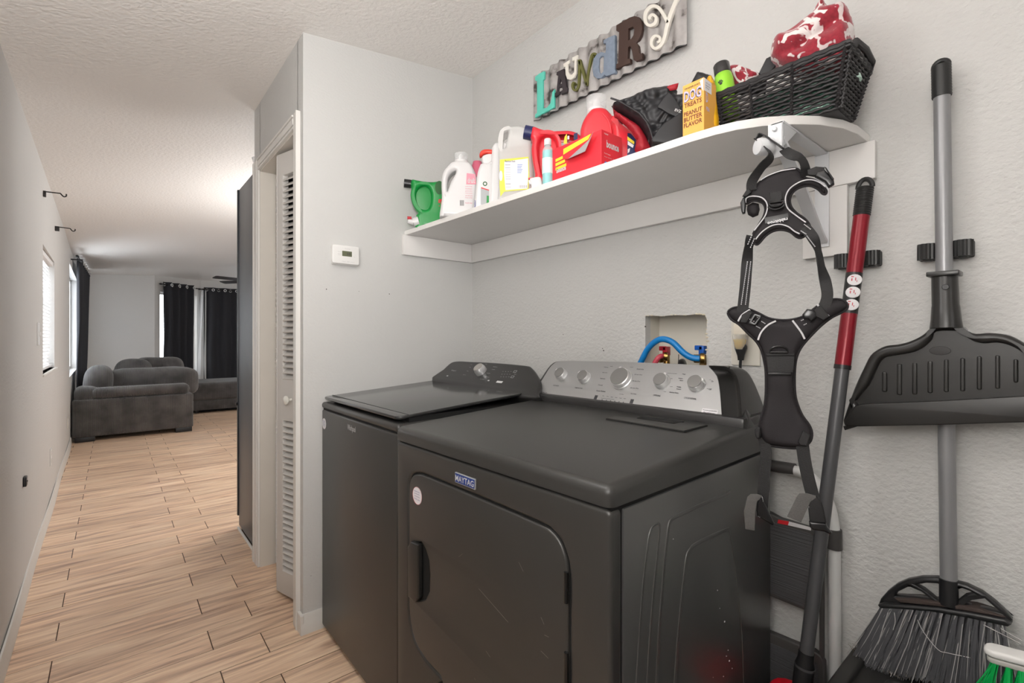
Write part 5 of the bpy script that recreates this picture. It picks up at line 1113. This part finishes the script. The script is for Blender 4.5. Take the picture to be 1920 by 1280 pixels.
def lerpc(C, t):
    k = min(int(t * (len(C) - 1)), len(C) - 2); f = t * (len(C) - 1) - k; return (C[k][0] + (C[k + 1][0] - C[k][0]) * f, C[k][1] + (C[k + 1][1] - C[k][1]) * f)
bm2 = bmesh.new()
for k in range(22):
    for row in range(3):
        t = (k + .5 + .3 * (row - 1)) / 22.5; a = lerpc(T0, t)
        for j in range(34):
            tt = min(1, max(0, t + random.gauss(0, .014))); b = lerpc(T1, tt); dn = -.014 + .014 * row
            p0 = F.w(a[0] + random.gauss(0, .0012), a[1], dn + random.gauss(0, .001)); p2 = F.w(b[0], b[1] + random.gauss(.002, .006), dn * 1.5 + random.gauss(0, .004) + .002); p1 = p0.lerp(p2, .5) + Vector((random.gauss(0, .001), random.gauss(0, .0015), 0))
            tube(bm if random.random() < .9 else bm2, [p0, p1, p2], [.0009, .0009, .0007], 3, cap=False)
mk('bristles', bm, mat('bristle_grey', hexc(92, 92, 95), .5), g)['kind'] = 'stuff'
for pts in ([(880, 500), (940, 620), (1080, 790), (1180, 825), (1400, 870)], [(1530, 545), (1700, 630), (1900, 730)], [(1700, 580), (1800, 640), (1910, 700)], [(470, 430), (330, 640), (180, 840)], [(590, 430), (520, 640), (450, 900)], [(650, 430), (660, 520), (640, 600)]):
    tube(bm2, smooth_pts([F.w(*q, .024) for q in F.P(pts, **ZR)], 4, False), .0008, 4)
mk('pale_bristles', bm2, mat('bristle_pale', hexc(176, 174, 172), .5), g)['kind'] = 'stuff'
bm = bmesh.new()
for k in range(420):
    b = lerpc(T1, random.random()); p = F.w(b[0] + random.gauss(0, .004), b[1] + abs(random.gauss(.002, .006)), random.gauss(.004, .010)); d = Vector((random.gauss(0, .003), random.gauss(0, .005), random.gauss(0, .004))); tube(bm, [p, p + d, p + d * 1.6 + Vector((0, .002, .001))], .0005, 3, cap=False)
mk('dust_fluff', bm, mat('dust', hexc(120, 110, 98), 1), g)['kind'] = 'stuff'
# dustpan hung over the pole
F = Frame((1.300, 0, 0), (0, -1, 0), (0, 0, 1)); Zd = dict(sc=4.922, ox=1560, oy=560); panm = mat('dustpan_black', (.020, .019, .018), .30, vary=(18, .3))
g = thing('dustpan', 'large black plastic dustpan clipped upright onto the silver broom pole', 'dustpan', F.w(-.15, 1.1))
out = [(922, 200), (915, 245), (870, 300), (800, 352), (700, 396), (600, 420), (500, 432), (420, 465), (345, 525), (285, 640), (200, 825), (110, 1080), (96, 1130), (112, 1170), (150, 1182), (1000, 1166), (1772, 1142), (2040, 1135), (2070, 1115), (2060, 1060), (1960, 800), (1870, 560), (1790, 430), (1700, 368), (1600, 330), (1450, 314), (1320, 322), (1230, 292), (1165, 238), (1160, 200)]
inn = [(950, 300), (915, 370), (850, 435), (760, 485), (640, 512), (500, 535), (440, 575), (395, 660), (330, 800), (235, 990), (1000, 955), (1772, 905), (1950, 895), (1900, 780), (1830, 600), (1760, 500), (1640, 430), (1520, 402), (1400, 410), (1290, 385), (1200, 325), (1150, 295)]
slab('rim', [sm(F.P(out, **Zd), 3), sm(F.P(inn, **Zd), 3)], F, .030, .0095, panm, g, top=.0, res=5)
slab('pan_floor', sm(F.P([(p[0], p[1]) for p in inn], **Zd), 3), F, .004, 0, panm, g, top=-.014)
slab('lip', F.P([(215, 985), (300, 968), (1000, 940), (1772, 895), (1965, 888), (2050, 1110), (2030, 1130), (1772, 1140), (1000, 1163), (140, 1180), (115, 1160), (120, 1120)], **Zd), F, .008, .003, panm, g, top=.0022)
for x, y0, y1 in ((470, 675, 860), (608, 602, 890), (750, 590, 885), (893, 575, 872), (1043, 560, 862), (1195, 548, 856), (1350, 530, 842), (1520, 522, 832), (1690, 560, 775), (1840, 620, 750)):
    a, b = F.uv(1560 + (x - 22) / 4.922, 560 + y1 / 4.922), F.uv(1560 + (x + 24) / 4.922, 560 + y0 / 4.922)
    slab('rib', rrect(a[0], a[1], b[0], b[1], .003), F, .008, .0026, panm, g, top=-.0095)
slab('oval_mark', circ(*F.uv(1560 + 985 / 4.922, 560 + 480 / 4.922), .017, 24, .009), F, .002, .0008, mat('oval_dark', (.03, .028, .028), .6), g, top=-.0128)
a, b = P3(1774, 604, 1.306), P3(1771, 515, 1.318)
mk('socket', TB([b, a.lerp(b, .35), a.lerp(b, .3), a.lerp(b, .06), a + Vector((0, 0, -.012))], [.0212, .0218, .0225, .0240, .026], 24), panm, g)
mk('socket_flange', BX(b.x - .026, b.x + .022, b.y - .0255, b.y + .0255, b.z - .004, b.z + .006, .002), panm, g)
for y in (538, 552): mk('socket_rivet', LA([(.006, 0), (.005, .002)], P3(1773, y, 1.2925) if y == 538 else P3(1772.5, 539, 1.292), (-1, 0, 0), 12), blackp, g) if y == 538 else None
# ================================================================ STEP STOOL
tubw = mat('tube_white', (.70, .70, .69), .3); stepm = mat('step_grey', hexc(72, 72, 74), .5, bump=(1, .9, .003, (1, 1, 260))); hing = mat('hinge_grey', hexc(70, 68, 67), .45)
g = thing('step_stool', 'folded white tube step stool with grey treads leaning in the gap beside the dryer', 'step stool', (1.36, .6, 0))
XT = 1.364; R3 = [P3(1500, 884, XT), P3(1515, 891, XT), P3(1535, 910, XT), P3(1551, 938, XT), P3(1560, 970, XT), P3(1564, 1005, XT)]
yc = .60; ztop = P3(1478, 880, XT).z
right = smooth_pts(R3, 5, False); foot = Vector((XT, right[-1].y - .004, .0)); left = [Vector((XT, 2 * yc - p.y, p.z)) for p in right]
mk('frame_tube', TB([Vector((XT, 2 * yc - foot.y, 0))] + left[::-1] + right + [foot], .0135, 18), tubw, g)
mk('hand_grip', TB([Vector((XT, R3[0].y + .012, R3[0].z + .003)), Vector((XT, yc, ztop)), Vector((XT, 2 * yc - R3[0].y - .012, R3[0].z + .003))], .0155, 18), hing, g)
hb = right[-1]
mk('hinge_bracket', TB([hb + Vector((0, 0, .018)), hb + Vector((0, -.001, -.030))], .0165, 18), hing, g)
mk('rear_leg', BX(XT - .022, XT - .012, hb.y + .016, hb.y + .026, .0, hb.z - .02, .002), hing, g)
F = FX(1.336)
def tread(pts, rim):
    st_ = slab('tread', F.P(pts), F, .020, .004, hing, g, top=0)
    slab('tread_grip', F.P(rim), F, .004, .001, stepm, st_, top=.0015); return st_
t1 = tread([(1380, 925), (1440, 960), (1462, 972), (1525, 992), (1541, 1004), (1547, 1022), (1543, 1060), (1522, 1150), (1440, 1116), (1380, 1085)], [(1380, 950), (1440, 976), (1470, 985), (1518, 1000), (1529, 1008), (1531, 1024), (1518, 1143), (1440, 1109), (1380, 1078)])
t2 = tread([(1380, 1160), (1447, 1188), (1505, 1212), (1525, 1220), (1538, 1230), (1545, 1243), (1546, 1300), (1540, 1420), (1380, 1360)], [(1380, 1180), (1440, 1203), (1500, 1228), (1520, 1236), (1531, 1245), (1534, 1262), (1530, 1405), (1380, 1348)])
slab('label_red', F.P([(1460, 973.5), (1480, 977), (1478, 984), (1458, 980)]), F, .0006, 0, MATS['print_red2'], t1, top=.002, label='red and white label strip')
slab('label_white', F.P([(1480, 977), (1521, 988), (1521, 994), (1478, 984)]), F, .0006, 0, stickm, t1, top=.002)
# ================================================================ TOTE AND SCRUB BRUSH
totem = mat('tote_black', (.022, .021, .020), .5, vary=(8, .3))
g = thing('storage_tote', 'black plastic storage tote with raised rim under the broom bristles', 'storage bin', (1.05, .05, 0))
tx0, tx1, ty0, ty1, tz = .72, 1.372, -.36, .350, .440
FTt = Frame((0, 0, tz), (0, -1, 0), (1, 0, 0))
slab('lid_rim', [rrect(-ty1, tx0, -ty0, tx1, .035), rrect(-ty1 + .03, tx0 + .03, -ty0 - .03, tx1 - .03, .022)], FTt, .028, .006, totem, g, top=.003)
slab('lid', rrect(-ty1 + .02, tx0 + .02, -ty0 - .02, tx1 - .02, .02), FTt, .006, .001, totem, g, top=-.010)
slab('lid_ridge', [rrect(-ty1 + .075, tx0 + .075, -ty0 - .075, tx1 - .075, .02), rrect(-ty1 + .082, tx0 + .082, -ty0 - .082, tx1 - .082, .018)], FTt, .006, .002, totem, g, top=-.007)
bm = BX(tx0 + .015, tx1 - .015, ty0 + .015, ty1 - .015, .0, tz - .02, .02)
for v in bm.verts:
    if v.co.z < .1: v.co.x = 1.05 + (v.co.x - 1.05) * .92; v.co.y = (v.co.y - 0) * .92
mk('bin', bm, totem, g)
g = thing('scrub_brush', 'green bristle scrub brush with white block lying on the black tote', 'brush', (1.22, .1, tz))
a, b = P3(1853, 1216, 1.215), P3(1983, 1251, 1.225)
d = (b - a); L = d.length; Fb = Frame(a, d, (1, 0, 0)); Fb = Frame(a, d, Fb.ez.cross(d) if False else Vector((1, 0, .0)))
slab('block', rrect(-.006, -.014, L, .024, .014), Fb, .013, .005, mat('brush_white', (.80, .79, .77), .4), g, top=.004)
slab('block_base', rrect(-.003, -.012, L, .022, .012), Fb, .010, .003, mat('brush_grey', (.42, .41, .38), .5), g, top=-.010)
bm = bmesh.new(); random.seed(8)
for i in range(9):
    for j in range(4):
        c = Fb.w(.008 + i * .0165, -.010 + j * .0098, -.018); lean = Vector((-.15, .22 if i == 0 else .06, -1)).normalized()
        for k in range(16):
            q = c + Vector((random.gauss(0, .0018), random.gauss(0, .0018), 0)); e_ = q + lean * .075 + Vector((random.gauss(0, .006), random.gauss(0, .006), random.gauss(0, .003)))
            e_.z = max(e_.z, tz - .008); tube(bm, [q, e_], [.0009, .0008], 3, cap=False)
mk('bristles', bm, mat('bristle_green', hexc(20, 170, 84), .45), g)['kind'] = 'stuff'
# ================================================================ SHORT WALL AND HALL
F = FY(YC); g = thing('thermostat', 'white wall thermostat with a small grey green screen', 'thermostat', (.75, YC, 1.52))
a, b = F.off(.02).uv(624, 493), F.off(.02).uv(673, 461); a = (F.off(.02).uv(622.5, 494)[0], a[1])
hT = a[1] + .077
slab('back_plate', rrect(a[0] + .002, a[1] - .003, b[0] - .001, hT, .006), F, .012, .003, plastw, g, top=.012)
slab('case', rrect(a[0], a[1], b[0], hT, .007), F, .014, .004, plastw, g, top=.026)
w_ = b[0] - a[0]
def rel(u, v): return a[0] + w_ * u, a[1] + (hT - a[1]) * v
s0q, s1q = rel(.35, .42), rel(.71, .70)
sc_ = slab('screen', rrect(s0q[0], s0q[1], s1q[0], s1q[1], .001), F, .001, 0, mat('lcd', hexc(104, 108, 86), .25), g, top=.0268)
textm('screen_digits', [('68', *rel(.52, .50), *rel(.66, .63))], F, inkm, sc_, .0272)
textm('lettering', [('Honeywell', *rel(.45, .80), *rel(.64, .84)), ('Heat  Off  Cool', *rel(.34, .12), *rel(.80, .15))], F, mat('print_grey', (.35, .35, .35), .6), g, .0262)
for i in range(3): 
    q = rel(.20 + .0, .44 + i * .09); slab('button', rrect(q[0], q[1], q[0] + .012, q[1] + .004, .001), F, .002, .0006, plastw, g, top=.0272)
for i in range(2): q = rel(.82, .46 + i * .16); slab('button', circ(*q, .0045, 14), F, .002, .0006, plastw, g, top=.0272)
hookm = mat('hook_iron', (.03, .027, .025), .45, metal=.5)
for Yh, dy, lab in ((4.0, 0, 'black iron swing arm hook nearer the laundry on the left hall wall'), (4.93, 0, 'black iron swing arm hook farther along the left hall wall')):
    pts = [(88, 104), (88, 68), (140, 73), (190, 80), (200, 92), (213, 102), (228, 98), (229, 84)] if Yh == 4.0 else [(178, 332), (178, 304), (215, 309), (255, 314), (263, 324), (273, 332), (287, 328), (287, 318)]
    P = [onY(60 + x / 3.557, 340 + y / 3.557, Yh) for x, y in pts]; o = thing('wall_hook', lab, 'hook', P[0], group='swing arm hooks on the left wall')
    mk('arm', TB([P[1]] + smooth_pts(P[3:], 4, False), .0036, 8), hookm, o); xw = XLW(Yh)
    mk('mount', BX(xw + .001, P[1].x + .004, Yh - .007, Yh + .007, P[0].z, P[1].z + .004, .001), hookm, o)
def plate(name, px, lab, cat, m=plastw, th=.006, extra=None):
    x0, y0, x1, y1 = px; a, b = FL.uv(x0, y1), FL.uv(x1, y0); o = thing(name, lab, cat, FL.w((a[0] + b[0]) / 2, (a[1] + b[1]) / 2, 0))
    zc = (a[1] + b[1]) / 2; yc_ = (a[0] + b[0]) / 2; return o, yc_, zc
def wplate(o, y, z, w_, h, m=plastw, th=.006): return slab('plate', rrect(y - w_ / 2, z - h / 2, y + w_ / 2, z + h / 2, .003), FL, th, .002, m, o, top=th)
o, y, z = plate('light_switch', (67, 607, 74, 646), 'white light switch plate on the left hall wall before the window', 'switch'); wplate(o, y, z, .08, .125)
slab('toggle', rrect(y - .006, z - .012, y + .006, z + .012, .002), FL, .012, .002, plastw, o, top=.016)
o, y, z = plate('wall_sensor', (40, 895, 47, 910), 'small black sensor stuck low on the left hall wall', 'sensor'); slab('case', rrect(y - .020, z - .022, y + .020, z + .022, .004), FL, .012, .003, blackp, o, top=.012)
mk('lens', LA([(.006, 0), (.004, .003)], FL.w(y, z, .0115), FL.ez, 12), buck, o)
o, y, z = plate('wall_outlet', (91, 842, 97, 872), 'white outlet plate low on the left hall wall near the black sensor', 'outlet'); wplate(o, y, z, .072, .118)
for dz in (-.026, .026): slab('socket', rrect(y - .014, z + dz - .014, y + .014, z + dz + .014, .006), FL, .003, .001, MATS['plate_almond'], o, top=.0075)
o, y, z = plate('wall_outlet', (123, 782, 129, 803), 'yellowed outlet plate on the left wall next to the sofa', 'outlet'); wplate(o, y, z, .075, .12, MATS['plate_almond'])
slab('socket', rrect(y - .016, z - .035, y + .016, z + .035, .006), FL, .004, .001, plastw, o, top=.0085)
# window blind
bl = thing('window_blind', 'white horizontal slat blind filling the hall window', 'blind', FL.w(4.45, 1.73, -.03))
blm = mat('blind_white', (.86, .84, .83), .5)
b_ = blm.node_tree.nodes['Principled BSDF']; b_.inputs['Subsurface Weight'].default_value = 0
mk('head_rail', box(bmesh.new(), XLW(4.45) - .055, XLW(4.45) - .012, W1[0] + .012, W1[2] - .012, W1[3] - .035, W1[3] - .003, .003), blm, bl)
n = 30; me = None
for k in range(n):
    z = W1[1] + .035 + (W1[3] - .045 - W1[1] - .035) * k / (n - 1)
    if me is None:
        bm = bmesh.new(); R = Matrix.Rotation(math.radians(38), 4, 'Y'); box(bm, -.0125, .0125, -.43, .43, -.0009, .0009, 0, 1, R); me = bpy.data.meshes.new('slat'); bm.to_mesh(me); bm.free(); me.materials.append(blm)
    o = bpy.data.objects.new('slat', me); link(o, bl); o.location = Vector((XLW(4.45) - .034, (W1[0] + W1[2]) / 2, z)) - bl.location; o.rotation_euler = (0, 0, .0127)
mk('bottom_rail', box(bmesh.new(), XLW(4.45) - .048, XLW(4.45) - .022, W1[0] + .015, W1[2] - .015, W1[1] + .004, W1[1] + .022, .003), blm, bl)
struct('trim_6', box(bmesh.new(), XLW(4.45) - .10, XLW(4.45) + .012, W1[0] - .01, W1[2] + .01, W1[1] - .016, W1[1] + .0, .002), trimm)
# dark tall cupboard past the closet
cupm = mat('cupboard_grey', hexc(82, 86, 92), .42, vary=(3, .04)); edgm = mat('cupboard_edge', hexc(42, 48, 54), .4)
g = thing('cupboard', 'tall dark blue grey cupboard past the louvred closet, side on', 'cupboard', (.95, 3.1, 0))
mk('side_panel', BX(.597, .615, 2.852, 3.345, .02, 2.085, .001), cupm, g); mk('case', BX(.617, 1.30, 2.855, 3.34, .0, 2.083, .002), edgm, g)
mk('door_panel', BX(.590, .94, 3.350, 3.372, .075, 2.088, .003), edgm, g); mk('door_panel', BX(.945, 1.30, 3.350, 3.372, .075, 2.088, .003), edgm, g)
mk('door_bumper', LA([(.010, 0), (.012, .006), (.008, .011)], (.592, 3.36, .765), (-1, 0, 0), 14), blackp, g)
mk('floor_strip', BX(.585, .597, 2.852, 3.34, .0, .012, .003), trimm, g)
glm = mat('glass_bowl', (.95, .96, .97), .05, alpha=.35, coat=.6)
for (x, y, z), lab in (((.63, 2.96, 2.086), 'clear ribbed glass jar on the cupboard top nearest the closet casing'), ((.66, 3.09, 2.086), 'second clear glass jar on the cupboard top, partly behind the first')):
    g = thing('glass_jar', lab, 'jar', (x, y, z))
    mk('jar', LA([(.028, 0), (.034, .004), (.036, .03), (.030, .05), (.036, .07), (.038, .085), (.035, .085), (.027, .05), (.032, .03), (.026, .006)], (x, y, z), (0, 0, 1), 20), glm, g)
    mk('rim', TB([(x + .037 * math.cos(a), y + .037 * math.sin(a), z + .086) for a in [2 * math.pi * k / 20 for k in range(21)]], .003, 6, cap=False), mat('glass_edge', (.9, .9, .92), .1), g)
# ================================================================ LIVING ROOM
def ribmat(name, c, vec, scale=36):
    m = bpy.data.materials.new(name); m.use_nodes = True; nt = m.node_tree; b = nt.nodes['Principled BSDF']; N = nt.nodes.new; L = nt.links.new
    tc = N('ShaderNodeTexCoord'); mp = N('ShaderNodeMapping'); L(tc.outputs['Object'], mp.inputs[0])
    wv = N('ShaderNodeTexWave'); wv.bands_direction = vec; wv.inputs['Scale'].default_value = scale; wv.inputs['Distortion'].default_value = .3; L(mp.outputs[0], wv.inputs['Vector'])
    n = N('ShaderNodeTexNoise'); n.inputs['Scale'].default_value = 7; n.inputs['Detail'].default_value = 4; L(tc.outputs['Object'], n.inputs['Vector'])
    cr = N('ShaderNodeValToRGB'); e = cr.color_ramp.elements; e[0].position = .3; e[0].color = (*[q * .55 for q in c], 1); e[1].position = .72; e[1].color = (*[q * 1.5 for q in c], 1); L(n.outputs[0], cr.inputs[0])
    mx = N('ShaderNodeMix'); mx.data_type = 'RGBA'; mx.blend_type = 'MULTIPLY'; mx.inputs[0].default_value = .45; L(cr.outputs[0], mx.inputs[6]); L(wv.outputs[0], mx.inputs[7]); L(mx.outputs[2], b.inputs['Base Color'])
    bp = N('ShaderNodeBump'); bp.inputs['Strength'].default_value = .8; bp.inputs['Distance'].default_value = .006; L(wv.outputs[0], bp.inputs['Height']); L(bp.outputs[0], b.inputs['Normal'])
    b.inputs['Roughness'].default_value = .85; b.inputs['Sheen Weight'].default_value = .3; return m
cord = ribmat('corduroy', hexc(92, 88, 87), 'X', 30)
g = thing('sofa', 'dark grey corduroy sofa end facing across the room, against the left wall', 'sofa', (.2, 7.6, 0))
XW = XLW(7.2)
mk('arm_base', BX(XW + .012, .778, 7.20, 7.50, .055, .475, .02, 3), cord, g); mk('seat_base', BX(-.25, .75, 7.50, 8.6, .055, .42, .02), cord, g)
mk('arm_pad', BX(-.185, .745, 7.205, 7.46, .475, .60, .055, 5), cord, g)
def blob(x0, x1, y0, y1, z0, z1, p=2.6, rz=0):
    bm = bmesh.new(); bmesh.ops.create_icosphere(bm, subdivisions=4, radius=1)
    c = Vector(((x0 + x1) / 2, (y0 + y1) / 2, (z0 + z1) / 2)); R = Matrix.Rotation(rz, 3, 'Y')
    for v in bm.verts:
        n = v.co.normalized(); k = (abs(n.x) ** p + abs(n.y) ** p + abs(n.z) ** p) ** (-1 / p); q = n * k; q = Vector((q.x * (x1 - x0) / 2, q.y * (y1 - y0) / 2, q.z * (z1 - z0) / 2))
        q += n * .012 * noise.noise(q * 5 + c); v.co = c + R @ q
    return bm
mk('back_cushion', blob(-.07, .885, 7.55, 7.95, .40, .795, 4.5), cord, g); mk('cushion', blob(-.27, .00, 7.36, 7.72, .44, .855, 2.6, .12), cord, g)
mk('cushion', blob(XW + .02, -.12, 7.24, 7.60, .40, .625, 2.8), cord, g); mk('cushion', blob(.0, .42, 8.0, 8.35, .40, .90, 3), cord, g)
mk('cushion', blob(.20, .80, 8.3, 8.65, .40, .905, 4), cord, g); mk('seat_cushion', BX(-.20, .76, 7.5, 8.5, .42, .50, .035, 3), cord, g)
for x, y in ((XW + .12, 7.27), (.68, 7.27), (.68, 8.5), (XW + .12, 8.5)): mk('foot', BX(x - .085, x + .085, y - .06, y + .06, 0, .056, .004), blackp, g)
g = thing('ottoman', 'long low dark grey corduroy chaise beneath the bay window curtains', 'sofa', (1.7, 9.2, 0))
mk('base', BX(.90, 2.6, 8.80, 9.70, .05, .20, .015), cord, g); mk('seat_cushion', BX(.88, 2.62, 8.78, 9.72, .20, .475, .05, 5), cord, g)
for x, y in ((1.0, 8.9), (2.5, 8.9), (1.0, 9.6), (2.5, 9.6)): mk('foot', CY((x, y, 0), (x, y, .052), .03), blackp, g)
mk('painted_undershade', BX(.95, 2.55, 8.9, 9.6, .01, .05), gapm, g)  # black block paints the shade under the chaise
def curtain(name, a, b, ztop, zbot, amp, waves, lab, m=curtm, squeeze=1.0, rings=True, th=.006, flare=None):
    a, b = Vector(a), Vector(b); d = (b - a); L = d.length; d.normalize(); nn = Vector((-d.y, d.x, 0)); g = thing(name, lab, 'curtain', (a + b) / 2 + Vector((0, 0, ztop)))
    bm = bmesh.new(); NU, NV = waves * 12, 14; sides = []
    for s in (0, 1):
        G = []
        for j in range(NV + 1):
            t = j / NV; row = []
            for i in range(NU + 1):
                u = i / NU; k = 1 - (1 - squeeze) * t; uu = (u - .5) * k + .5
                if flare: uu = u * (1 - t * flare[0]) + t * flare[1] * (1 - u)
                off = amp * (1 + .5 * t * noise.noise(Vector((u * 5, t * 2, 3)))) * math.sin(2 * math.pi * waves * u + .6 * noise.noise(Vector((u * 3, t * 2, 0))) * t * 3)
                row.append(bm.verts.new(a + d * L * uu + nn * (off + s * th) + Vector((0, 0, ztop + (zbot - ztop) * t))))
            G.append(row)
        sides.append(G)
    for G in sides:
        for j in range(NV):
            for i in range(NU): bm.faces.new((G[j][i], G[j][i + 1], G[j + 1][i + 1], G[j + 1][i]))
    for j in range(NV):
        for i in (0, NU): bm.faces.new((sides[0][j][i], sides[0][j + 1][i], sides[1][j + 1][i], sides[1][j][i]))
    for i in range(NU):
        for j in (0, NV): bm.faces.new((sides[0][j][i], sides[0][j][i + 1], sides[1][j][i + 1], sides[1][j][i]))
    mk('cloth', bm, m, g, 60)
    if rings:
        for k in range(waves):
            for h in (.25, .75):
                p = a + d * L * ((k + h) / waves) + nn * (amp * math.sin(2 * math.pi * h) ) * 1.0 + Vector((0, 0, ztop - .045)); s = -1
                mk('grommet', TB([p + (d * math.cos(q) + Vector((0, 0, 1)) * math.sin(q)) * .020 + nn * (s * .006) for q in [2 * math.pi * j / 16 for j in range(17)]], .006, 6, cap=False), chromem, g)
    return g
def rod(a, b, r, lab, rest=()):
    a, b = Vector(a), Vector(b); o = thing('curtain_rod', lab, 'curtain rod', a); mk('rod', CY(a, b, r, seg=12), rodm, o); d = (b - a).normalized()
    for p in (a, b): mk('finial', LA([(r, -.02), (r * 1.8, 0), (r * 1.8, .012), (r, .02)], p, d, 12), rodm, o)
    return o
dA = (P1 - P0).normalized(); nA = Vector((dA.y, -dA.x, 0))
ra, rb = P0 + dA * .02 + nA * .09, P0 + dA * .93 + nA * .09
rod((ra.x, ra.y, 2.075), (rb.x, rb.y, 2.075), .009, 'dark curtain rod over the angled bay window')
ca_, cb_ = P0 + dA * .085 + nA * .09, P0 + dA * .715 + nA * .09
curtain('curtain', (ca_.x, ca_.y, 0), (cb_.x, cb_.y, 0), 2.12, .28, .035, 4, 'black grommet curtain on the angled bay side, left of the pair', squeeze=.90)
rod((1.22, 10.44, 2.075), (2.95, 10.44, 2.075), .009, 'dark curtain rod over the middle bay window')
curtain('curtain', (1.29, 10.44, 0), (2.25, 10.44, 0), 2.115, .30, .030, 5, 'wide black grommet curtain on the middle bay window, beside the cupboard edge', squeeze=1.0)
curtain('sheer_curtain', (1.245, 10.46, 0), (1.33, 10.46, 0), 2.05, .3, .012, 2, 'thin white sheer between the two black bay curtains', mat('sheer_white', (.8, .8, .8), .8, alpha=.6), rings=False, flare=(.0, -.9))
rod((XLW(7) + .055, 7.20, 2.085), (XLW(9.2) + .125, 9.3, 2.085), .009, 'dark curtain rod on brackets along the left wall')
curtain('curtain', (XLW(7.6) + .062, 7.66, 0), (XLW(9.15) + .115, 9.15, 0), 2.125, .42, .022, 7, 'dark curtain bunched on the left wall beside the sofa', squeeze=1.0, flare=(.5, 0))
for Yb in (7.26, 9.25): mk('rod_bracket', BX(XLW(Yb) + .001, XLW(Yb) + .10, Yb - .006, Yb + .006, 2.045, 2.060), rodm, bpy.data.objects['curtain_rod.002'])
# ceiling fan, its blades showing past the cupboard
g = thing('ceiling_fan', 'dark blades of a ceiling fan showing past the cupboard edge', 'ceiling fan', (1.78, 8.6, 2.30))
bld = mat('fan_blade', hexc(60, 58, 58), .5); hub = Vector((1.78, 8.6, 2.09))
mk('rod', CY((1.78, 8.6, 2.12), (1.78, 8.6, 2.30), .014), rodm, g); mk('motor', LA([(.03, .07), (.10, .05), (.11, 0), (.08, -.05), (.02, -.07)], hub, (0, 0, 1), 28), rodm, g)
for k in range(5):
    a = math.radians(200 - 72 * k); d = Vector((math.cos(a), math.sin(a), 0)); Fk = Frame(hub, d, Vector((-d.y, d.x, .22))); slab('blade', rrect(.13, -.06, .66, .06, .03), Fk, .008, .002, bld, g, top=.004)
    mk('blade_arm', TB([hub + d * .08, hub + d * .18], .010, 8), rodm, g)
